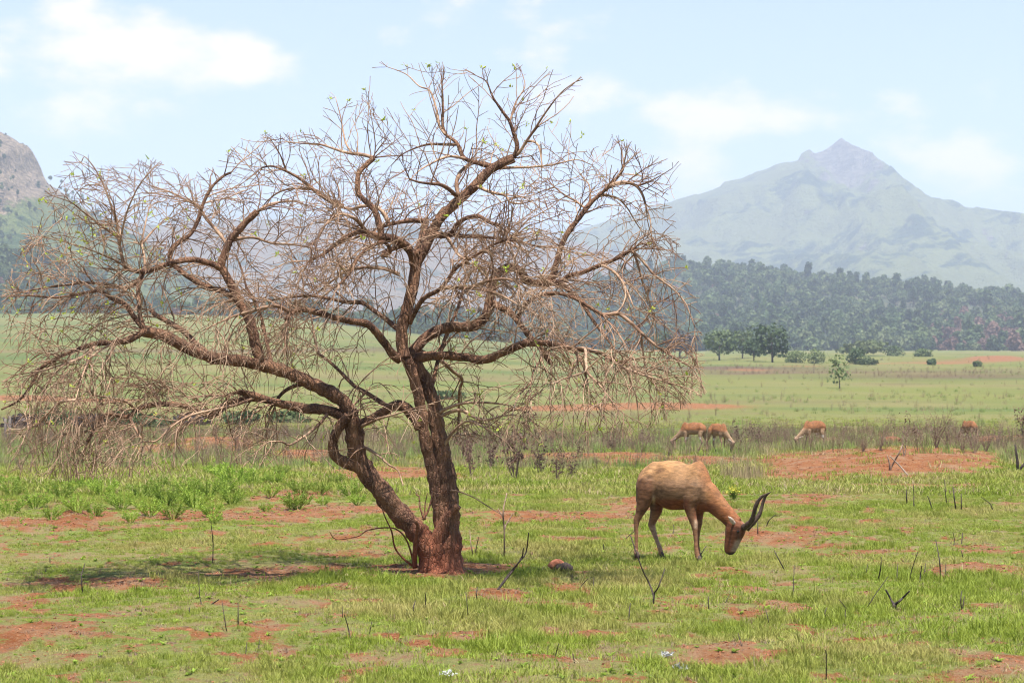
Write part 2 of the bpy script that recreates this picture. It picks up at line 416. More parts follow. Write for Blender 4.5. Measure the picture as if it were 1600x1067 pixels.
# ------------------------------------------------------------------ mountains and hills
def mat_mountain(name, rock, grass, bush, rock_amt, scale):
    a = NT(name); rk = a.attr('rock')
    n1 = a.noise(scale, 6, .62); n2 = a.noise(scale * 5, 5, .65); n3 = a.noise(scale * 16, 4, .7)
    c = a.mix(a.rng(n1, .38, .62), grass, tuple(v * 1.25 for v in grass))
    c = a.mix(a.rng(a.math('ADD', n1, a.math('MULTIPLY', n2, .7)), .86, 1.0), c, bush)
    rc = a.mix(a.rng(n3, .35, .65), tuple(v * .5 for v in rock), rock); rc = a.mix(a.rng(a.noise(scale * 9, 5, .7, stretch=(.4, .4, 2.2)), .5, .62), rc, tuple(v * .38 for v in rock))
    f = a.rng(a.math('ADD', rk, a.math('MULTIPLY', a.math('SUBTRACT', n2, .5), 1.3)), rock_amt, rock_amt + .22)
    c = a.mix(f, c, rc)
    a.color(c, .95, .1); a.bump(a.math('ADD', n2, n3), .9, 22.0)
    return a.m
def ridge_mesh(name, pts, D, front, back, mat, amp, seed, nx=260, ny=110, rockfn=None, wig=0.06):
    """hill whose skyline follows pts (pixels) at distance D; slopes run down towards and away from the viewer"""
    pts = np.array(pts, float)
    px = np.linspace(pts[0, 0], pts[-1, 0], nx)
    py = np.interp(px, pts[:, 0], pts[:, 1])
    t = np.concatenate([-np.linspace(1, 0, int(ny * .75)) ** 1.3, np.linspace(0, 1, int(ny * .25))[1:] ** 1.2])
    PX, T = np.meshgrid(px, t, indexing='ij'); PY = np.repeat(py[:, None], len(t), 1)
    Dr = D * (1 + wig * (fbm(px * .006, px * 0 + seed, 3, seed) - .5))[:, None]
    zr = CAMZ + (HOR - PY) / FPX * Dr
    X = (PX - PW / 2) / FPX * Dr
    Y = Dr + np.where(T < 0, T * front, T * back)
    X = X * (1 + 0.10 * np.minimum(T, 0))
    zb = base_h(X, Y) - 6
    a = np.abs(T)
    prof = (1 - a) ** 1.25 * .75 + (1 - sstep(0, .55, a)) * .25
    g = fbm(X / (D * .055), Y / (D * .16), 5, seed + 3); g2 = 1 - np.abs(2 * fbm(X / (D * .045) + Y / (D * .2), Y / (D * .16), 4, seed + 9) - 1)
    rel = (g - .5) * 1.4 + (g2 - .6) * .8
    z = zb + (zr - zb) * np.clip(prof + rel * amp * sstep(0, .12, a) * (1 - a) ** .5, 0, 1.0)
    z = z + (fbm(X / (D * .02), Y / (D * .03), 4, seed + 21, .6) - .5) * D * .012 * sstep(0.01, .08, a) * (1 - a)
    z = z + (fbm(X / (D * .008), Y / (D * .008), 3, seed + 20) - .5) * D * .004 * (1 - .7 * sstep(.0, .05, a) * 0)
    lim = CAMZ + (zr - CAMZ) * Y / Dr * (1 - .006 - .10 * a); lim = np.where(a < 1e-6, zr, lim)
    z = np.where(zr > zb, np.minimum(z, np.maximum(lim, zb)), z)
    gy = np.gradient(z, axis=1) / (np.abs(np.gradient(Y, axis=1)) + 1e-6)
    rock = rockfn(PX, PY, a, np.abs(gy)) if rockfn else np.clip(np.abs(gy), 0, 1)
    n1, n2 = PX.shape
    i = np.arange(n1 - 1)[:, None] * n2 + np.arange(n2 - 1)[None]
    F = np.stack([i, i + n2, i + n2 + 1, i + 1], -1).reshape(-1, 4)
    me = np_mesh(name, np.stack([X, Y, z], -1).reshape(-1, 3), F, mat, True, {'rock': np.clip(rock, 0, 1.5).ravel()})
    o = obj(name, me); tag(o, kind='structure')
    return o, (X, Y, z, PX, T)

right_pts = [(640, 440), (760, 405), (860, 374), (930, 351), (1000, 328), (1040, 316), (1080, 305), (1125, 290), (1132, 283), (1160, 278), (1185, 266), (1220, 254), (1249, 247), (1252, 238), (1266, 232), (1275, 239), (1290, 234),
             (1303, 225), (1312, 217), (1317, 214), (1322, 219), (1330, 226), (1341, 231), (1344, 239), (1357, 249), (1366, 262), (1380, 277), (1395, 292), (1410, 300), (1440, 307), (1452, 305), (1458, 308), (1480, 317), (1520, 323), (1550, 333), (1580, 347), (1600, 354), (1660, 372), (1760, 400), (1900, 430), (2100, 470)]
def rock_right(PX, PY, a, s):
    pk = np.exp(-((PX - 1318) / 62) ** 2) * (1 - sstep(.0, .3, a)) * 1.25
    return .12 + pk + .5 * sstep(.5, 1.0, s) + .35 * (fbm(PX * .02, a * 9, 3, 77) > .62)
ridge_mesh('mountain', right_pts, 5200, 2600, 1500, mat_mountain('mountain_right', (0.20, 0.175, 0.135), (0.125, 0.14, 0.042), (0.025, 0.05, 0.018), .66, .0045),   .42, 3, nx=460, ny=200, rockfn=rock_right)
left_pts = [(-420, 60), (-300, 90), (-160, 140), (-60, 178), (0, 206), (20, 218), (34, 224), (43, 229), (48, 246), (54, 262), (66, 274), (73, 288), (90, 296), (104, 309), (118, 322), (150, 343), (200, 372), (260, 410), (320, 450), (400, 490)]
def rock_left(PX, PY, a, s):
    return .1 + 1.2 * sstep(130, 60, PX) * (1 - sstep(.16, .42, a)) + .4 * sstep(.55, 1.1, s)
LMO, LM = ridge_mesh('mountain', left_pts, 1950, 900, 600, mat_mountain('mountain_left', (0.48, 0.36, 0.25), (0.16, 0.19, 0.06), (0.06, 0.105, 0.03), .5, .010), .42, 14, nx=320, ny=190, rockfn=rock_left, wig=.03)
mid_pts = [(40, 360), (100, 330), (135, 327), (180, 345), (250, 352), (310, 350), (370, 344), (480, 341), (560, 343), (700, 352), (800, 360), (870, 370), (950, 392), (1020, 425), (1080, 460)]
ridge_mesh('hill', mid_pts, 3600, 1700, 900, mat_mountain('hill_mid', (0.36, 0.29, 0.25), (0.21, 0.165, 0.115), (0.06, 0.075, 0.04), .75, .006), .26, 25, nx=220, ny=90)
far_pts = [(-600, 330), (-200, 320), (60, 318), (130, 312), (180, 316), (237, 307), (272, 319), (350, 320), (430, 330), (560, 345), (700, 350), (790, 344), (862, 350), (960, 356), (1200, 360), (1800, 350), (2300, 340)]
ridge_mesh('hill', far_pts, 9000, 2000, 1200, mat_mountain('hill_far', (0.3, 0.27, 0.25), (0.12, 0.15, 0.07), (0.05, 0.08, 0.04), .9, .003), .2, 41, nx=200, ny=50)
fh_pts = [(560, 545), (700, 525), (800, 497), (880, 468), (960, 445), (1020, 432), (1060, 426), (1130, 424), (1200, 434), (1300, 449), (1400, 459), (1500, 468), (1600, 475), (1750, 482), (1950, 490), (2200, 515)]
M['forestfloor'] = mat_simple('forest_floor', (0.04, 0.055, 0.025), (0.09, 0.085, 0.045), .05, obj=False)
fh, FH = ridge_mesh('hill', fh_pts, 1900, 820, 320, M['forestfloor'], .10, 52, nx=160, ny=70)
fl_pts = [(-500, 440), (-250, 425), (-100, 418), (0, 412), (60, 408), (110, 425), (150, 455), (210, 492), (300, 512), (420, 519), (560, 522), (700, 527), (800, 535)]
fl, FL = ridge_mesh('hill', fl_pts, 1250, 260, 200, M['forestfloor'], .10, 63, nx=140, ny=50)

# ------------------------------------------------------------------ scattering on points
LIB = {}
def library(key, meshes):
    c = bpy.data.collections.new(key)
    for i, me in enumerate(meshes):
        o = bpy.data.objects.new('%s_%02d' % (key, i), me); c.objects.link(o)
    LIB[key] = c; return c
def scatter(name, P, rotz, tilt, scale, idx, coll):
    me = bpy.data.meshes.new(name)
    P = np.asarray(P, np.float32); n = len(P)
    me.vertices.add(n); me.vertices.foreach_set('co', P.ravel())
    r = np.zeros((n, 3), np.float32); r[:, 0] = tilt[:, 0]; r[:, 1] = tilt[:, 1]; r[:, 2] = rotz
    a = me.attributes.new('rot', 'FLOAT_VECTOR', 'POINT'); a.data.foreach_set('vector', r.ravel())
    sc = np.asarray(scale, np.float32)
    if sc.ndim == 1: sc = np.repeat(sc[:, None], 3, 1)
    a = me.attributes.new('scl', 'FLOAT_VECTOR', 'POINT'); a.data.foreach_set('vector', np.ascontiguousarray(sc).ravel())
    a = me.attributes.new('pick', 'INT', 'POINT'); a.data.foreach_set('value', np.asarray(idx, np.int32))
    o = obj(name, me)
    ng = bpy.data.node_groups.new(name + '_scatter', 'GeometryNodeTree')
    ng.interface.new_socket('Geometry', in_out='INPUT', socket_type='NodeSocketGeometry')
    ng.interface.new_socket('Geometry', in_out='OUTPUT', socket_type='NodeSocketGeometry')
    N = ng.nodes; L = ng.links
    gi = N.new('NodeGroupInput'); go = N.new('NodeGroupOutput')
    ci = N.new('GeometryNodeCollectionInfo'); ci.inputs['Collection'].default_value = coll
    ci.inputs['Separate Children'].default_value = True; ci.inputs['Reset Children'].default_value = True
    ip = N.new('GeometryNodeInstanceOnPoints'); ip.inputs['Pick Instance'].default_value = True
    def na(nm, t):
        x = N.new('GeometryNodeInputNamedAttribute'); x.data_type = t; x.inputs['Name'].default_value = nm; return x.outputs[0]
    e2r = N.new('FunctionNodeEulerToRotation'); L.new(na('rot', 'FLOAT_VECTOR'), e2r.inputs[0])
    L.new(gi.outputs[0], ip.inputs['Points']); L.new(ci.outputs[0], ip.inputs['Instance'])
    L.new(na('pick', 'INT'), ip.inputs['Instance Index']); L.new(e2r.outputs[0], ip.inputs['Rotation']); L.new(na('scl', 'FLOAT_VECTOR'), ip.inputs['Scale'])
    L.new(ip.outputs[0], go.inputs[0])
    md = o.modifiers.new('scatter', 'NODES'); md.node_group = ng
    return o

# ------------------------------------------------------------------ broadleaf trees in the distance
def crown_mesh(name, lobes, n, leaf, mat, seed, flat=.8):
    """leaf clumps spread through several uneven lobes; lobes (x,y,z,rx,rz)"""
    r = np.random.default_rng(seed); V = []; F = []; k = 0
    w = np.array([l[3] ** 2 * l[4] for l in lobes]); w = w / w.sum()
    for li in r.choice(len(lobes), n, p=w):
        x, y, z, rx, rz = lobes[li]
        d = r.normal(size=3); d /= np.linalg.norm(d); rad = r.uniform(.45, 1.08) ** .6
        c = np.array([x + d[0] * rx * rad, y + d[1] * rx * rad, z + d[2] * rz * rad])
        nn = d + r.normal(size=3) * .55 + np.array([0, 0, .35]); nn /= np.linalg.norm(nn)
        u = np.cross(nn, r.normal(size=3)); u /= np.linalg.norm(u); v = np.cross(nn, u)
        s = leaf * r.uniform(.55, 1.3)
        q = [c + u * s * .6 + nn * s * -.1, c + v * s * r.uniform(.4, .7), c - u * s * .6 + nn * -.1 * s, c - v * s * r.uniform(.4, .7)]
        V += q; F.append((k, k + 1, k + 2, k + 3)); k += 4
    return np_mesh(name, np.array(V), F, mat, False)
def rand_lobes(seed, w, h, z0, n):
    r = np.random.default_rng(seed); L = [(0, 0, z0 + (h - z0) * .55, w * .36, (h - z0) * .42)]
    for i in range(n):
        a = r.uniform(0, 6.28); q = r.uniform(.15, .34) * w; zz = r.uniform(.25, .85)
        L.append((math.cos(a) * q, math.sin(a) * q, z0 + (h - z0) * zz, w * r.uniform(.13, .24), (h - z0) * r.uniform(.12, .24)))
    return L
def trunk_mesh(name, h, r0, mat, seed, lean=.1, limbs=4):
    r = random.Random(seed); A = Acc()
    P = [(0, 0, -.3)]; x = y = 0
    for i in range(1, 6): x += r.uniform(-lean, lean) * h * .12; y += r.uniform(-lean, lean) * h * .12; P.append((x, y, h * i / 5))
    A.tube(P, np.linspace(r0, r0 * .35, 6), 6)
    for i in range(limbs):
        k = r.randint(1, 4); p = np.array(P[k]); a = r.uniform(0, 6.28); l = h * r.uniform(.3, .55)
        q = [p, p + np.array([math.cos(a) * l * .5, math.sin(a) * l * .5, l * .45]), p + np.array([math.cos(a) * l * .85, math.sin(a) * l * .85, l])]
        A.tube(q, [r0 * .45, r0 * .3, r0 * .1], 5)
    return A.mesh(name, mat)
M['fol_a'] = mat_simple('foliage_dark', (0.05, 0.085, 0.03), (0.09, 0.13, 0.045), .35, leaf=.25)
M['fol_b'] = mat_simple('foliage_mid', (0.08, 0.12, 0.04), (0.13, 0.165, 0.06), .35, leaf=.25)
M['fol_c'] = mat_simple('foliage_pale', (0.14, 0.18, 0.065), (0.20, 0.23, 0.10), .35, leaf=.3)
M['fol_red'] = mat_simple('foliage_reddish', (0.15, 0.085, 0.065), (0.22, 0.13, 0.09), .35, leaf=.2)
M['fol_purple'] = mat_simple('foliage_purple', (0.055, 0.04, 0.04), (0.10, 0.07, 0.06), .35, leaf=.15)
M['trunk'] = mat_simple('far_trunk', (0.07, 0.05, 0.04), (0.13, 0.10, 0.08), 3)

def forest_proto():
    ms = []
    specs = [('fol_a', 9, 13, 3), ('fol_b', 8, 12, 3), ('fol_a', 6, 15, 4), ('fol_b', 10, 11, 2), ('fol_c', 8, 10, 2), ('fol_red', 7, 10, 2), ('fol_red', 8, 12, 3)]
    for i, (m, w, h, z0) in enumerate(specs):
        cm = crown_mesh('forest_tree', rand_lobes(100 + i, w, h, z0, 7), 330, 1.5, M[m], 200 + i)
        bm = bmesh.new(); bm.from_mesh(cm)
        tm = trunk_mesh('t', h * .6, .25, M['trunk'], i, limbs=2); nb = len(bm.faces); bm.from_mesh(tm)
        bm.faces.ensure_lookup_table()
        for f in bm.faces[nb:]: f.material_index = 1
        bm.to_mesh(cm); bm.free(); cm.materials.append(M['trunk']); ms.append(cm)
    return library('forest_tree', ms)
def forest_on(grid, n, seed, redfn, name, label, kmin=-1.0):
    X, Y, z, PX, T = grid
    r = np.random.default_rng(seed); n1, n2 = X.shape
    i = r.uniform(0, n1 - 1.001, n); tt = r.uniform(kmin, .25, n)
    j = np.interp(tt, T[0], np.arange(n2)); j = np.clip(j, 0, n2 - 1.001)
    i0 = i.astype(int); j0 = j.astype(int); fi = i - i0; fj = j - j0
    def bil(A): return (A[i0, j0] * (1 - fi) + A[i0 + 1, j0] * fi) * (1 - fj) + (A[i0, j0 + 1] * (1 - fi) + A[i0 + 1, j0 + 1] * fi) * fj
    P = np.stack([bil(X), bil(Y), bil(z) - .3], 1); px = bil(PX)
    keep = (px > -260) & (px < 1860); P = P[keep]; px = px[keep]; tt = tt[keep]
    m = len(P); dens = fbm(P[:, 0] * .02, P[:, 1] * .02, 3, seed)
    k2 = dens > .30; P = P[k2]; px = px[k2]; tt = tt[k2]; m = len(P)
    red = redfn(800 + FPX * P[:, 0] / P[:, 1], tt, P)
    pick = np.where(r.uniform(size=m) < red, r.integers(5, 7, m), r.choice(5, m, p=[.2, .27, .13, .2, .2]))
    s = r.uniform(.45, 1.0, m) + .55 * r.uniform(size=m) ** 4
    o = scatter(name, P, r.uniform(0, 6.28, m), r.normal(0, .04, (m, 2)), np.stack([s, s, s * r.uniform(.85, 1.25, m)], 1), pick, LIB['forest_tree'])
    tag(o, label, 'forest', kind='stuff'); return o
forest_proto()
forest_on(FH, 11000, 5, lambda px, t, P:    .012 + .5 * sstep(1425, 1480, px) * sstep(-.45, -.62, t), 'forest', 'blue-green wooded hillside below the pointed mountain')
def hillside_bushes():
    X, Y, z, PX, T = LM; r = np.random.default_rng(8); n = 5200; n1, n2 = X.shape
    i = r.integers(0, n1, n); j = r.integers(0, n2, n); P = np.stack([X[i, j], Y[i, j], z[i, j]], 1) + r.normal(size=(n, 3)) * (6, 6, 0)
    px = PX[i, j]; a = np.abs(T[i, j]); keep = (px > -220) & (px < 330) & (r.uniform(size=n) < .25 + .9 * sstep(.45, .65, fbm(P[:, 0] * .012, P[:, 1] * .012, 3, 5))) & ~((px < 75) & (a < .22) & (r.uniform(size=n) < .8))
    P = P[keep]; m = len(P); sc = r.uniform(.25, .6, m)
    o = scatter('hillside_bushes', P, r.uniform(0, 6.28, m), np.zeros((m, 2)), sc, r.choice(5, m), LIB['forest_tree'])
    tag(o, 'green bushes dotted over the slope under the rocky cliff', 'bushes', kind='stuff')
hillside_bushes()
forest_on(FL, 2600, 6, lambda px, t, P: .04 + 0 * px, 'forest', 'dark strip of forest below the rocky cliff mountain, behind the bare tree')

# ------------------------------------------------------------------ single trees and shrubs out on the plain
def plain_tree(name, px, py, wpx, hpx, matkey, label, cat, seed, D=None, group=None, z0f=.22, n=700, bushy=False, leaf=None):
    p = on_ground(px, py) if D is None else Vector(at(px, py, D))
    m = p.y / FPX; w, h = wpx * m, hpx * m
    e = empty(name, p)
    z0 = h * (-.4 if bushy else .06)
    c = obj('crown', crown_mesh('crown', rand_lobes(seed, w * 1.3, h * 1.04, z0, 11), n, leaf or max(.35, w * .085), M[matkey], seed + 1), e)
    obj('trunk', trunk_mesh('trunk', h * (.4 if bushy else .75), max(.05, w * .03), M['trunk'], seed, limbs=5), e)
    tag(e, label, cat, group); return e
TR = [('plain_tree', 1062, 559, 52, 42, 'fol_purple', 'dark purplish round tree at the tip of the bare tree branches', 'tree', 1),
      ('plain_tree', 1036, 560, 34, 44, 'fol_b', 'small green tree half hidden by the tips of the bare branches', 'tree', 2),
      ('plain_tree', 1124, 563, 54, 48, 'fol_b', 'spreading green tree with forked trunk standing apart on the plain', 'tree', 3),
      ('plain_tree', 1160, 560, 40, 45, 'fol_b', 'green tree between the forked tree and the tallest one', 'tree', 4),
      ('plain_tree', 1178, 564, 38, 36, 'fol_a', 'lower dark tree in front of the tallest tree of the clump', 'tree', 5),
      ('plain_tree', 1207, 566, 60, 60, 'fol_a', 'tallest dark green tree of the clump on the plain', 'tree', 6),
      ('plain_shrub', 1243, 567, 36, 20, 'fol_c', 'grey green low shrub right beside the tallest tree', 'shrub', 7),
      ('plain_shrub', 1275, 568, 30, 24, 'fol_c', 'pale rounded shrub standing apart on the plain edge', 'shrub', 8),
      ('plain_shrub', 1338, 569, 32, 26, 'fol_a', 'dark round bush in front of the pale green thicket', 'bush', 9),
      ('plain_shrub', 1356, 570, 30, 12, 'fol_b', 'flat low bush touching the dark round bush', 'bush', 10),
      ('plain_tree', 1350, 556, 66, 24, 'fol_c', 'wide pale green thicket at the foot of the forest', 'thicket', 11),
      ('plain_shrub', 1396, 556, 30, 17, 'fol_b', 'green bush at the end of the pale thicket', 'bush', 12),
      ('plain_shrub', 1440, 557, 26, 12, 'fol_b', 'small low bush on the plain below the forest', 'bush', 13),
      ('plain_shrub', 1456, 570, 15, 9, 'fol_a', 'tiny dark bush on the brown strip of burnt grass', 'bush', 14),
      ('plain_shrub', 1527, 573, 14, 9, 'fol_b', 'tiny bush beside the orange dirt track', 'bush', 15),
      ('plain_tree', 1312, 607, 34, 56, 'fol_c', 'lone thin pale tree on the open green plain', 'tree', 16)]
for (nm, px, py, w, h, mk, lab, cat, sd) in TR:
    thin = sd == 16
    plain_tree(nm, px, py, w, h, mk, lab, cat, 300 + sd * 7, bushy=('shrub' in nm), n=170 if thin else 650, leaf=.34 if thin else None)
HB = [(36, 668, 60, 20, 'fol_purple'), (85, 664, 60, 26, 'fol_a'), (140, 668, 60, 22, 'fol_purple'), (190, 664, 55, 26, 'fol_a'), (240, 668, 50, 22, 'fol_a'), (300, 664, 60, 22, 'fol_purple'), (700, 624, 60, 14, 'fol_a'), (375, 662, 60, 20, 'fol_a'), (450, 660, 60, 18, 'fol_b')]
for k, (px, py, w, h, mk) in enumerate(HB):
    plain_tree('hedge_shrub', px, py, w, h, mk, ('purplish brown' if mk == 'fol_purple' else 'dark green') + ' low shrub in the field hedge behind the bare tree', 'shrub', 900 + k * 5, group=('purplish' if mk == 'fol_purple' else 'green') + ' shrubs of the field hedge', bushy=True, n=420, leaf=.22)

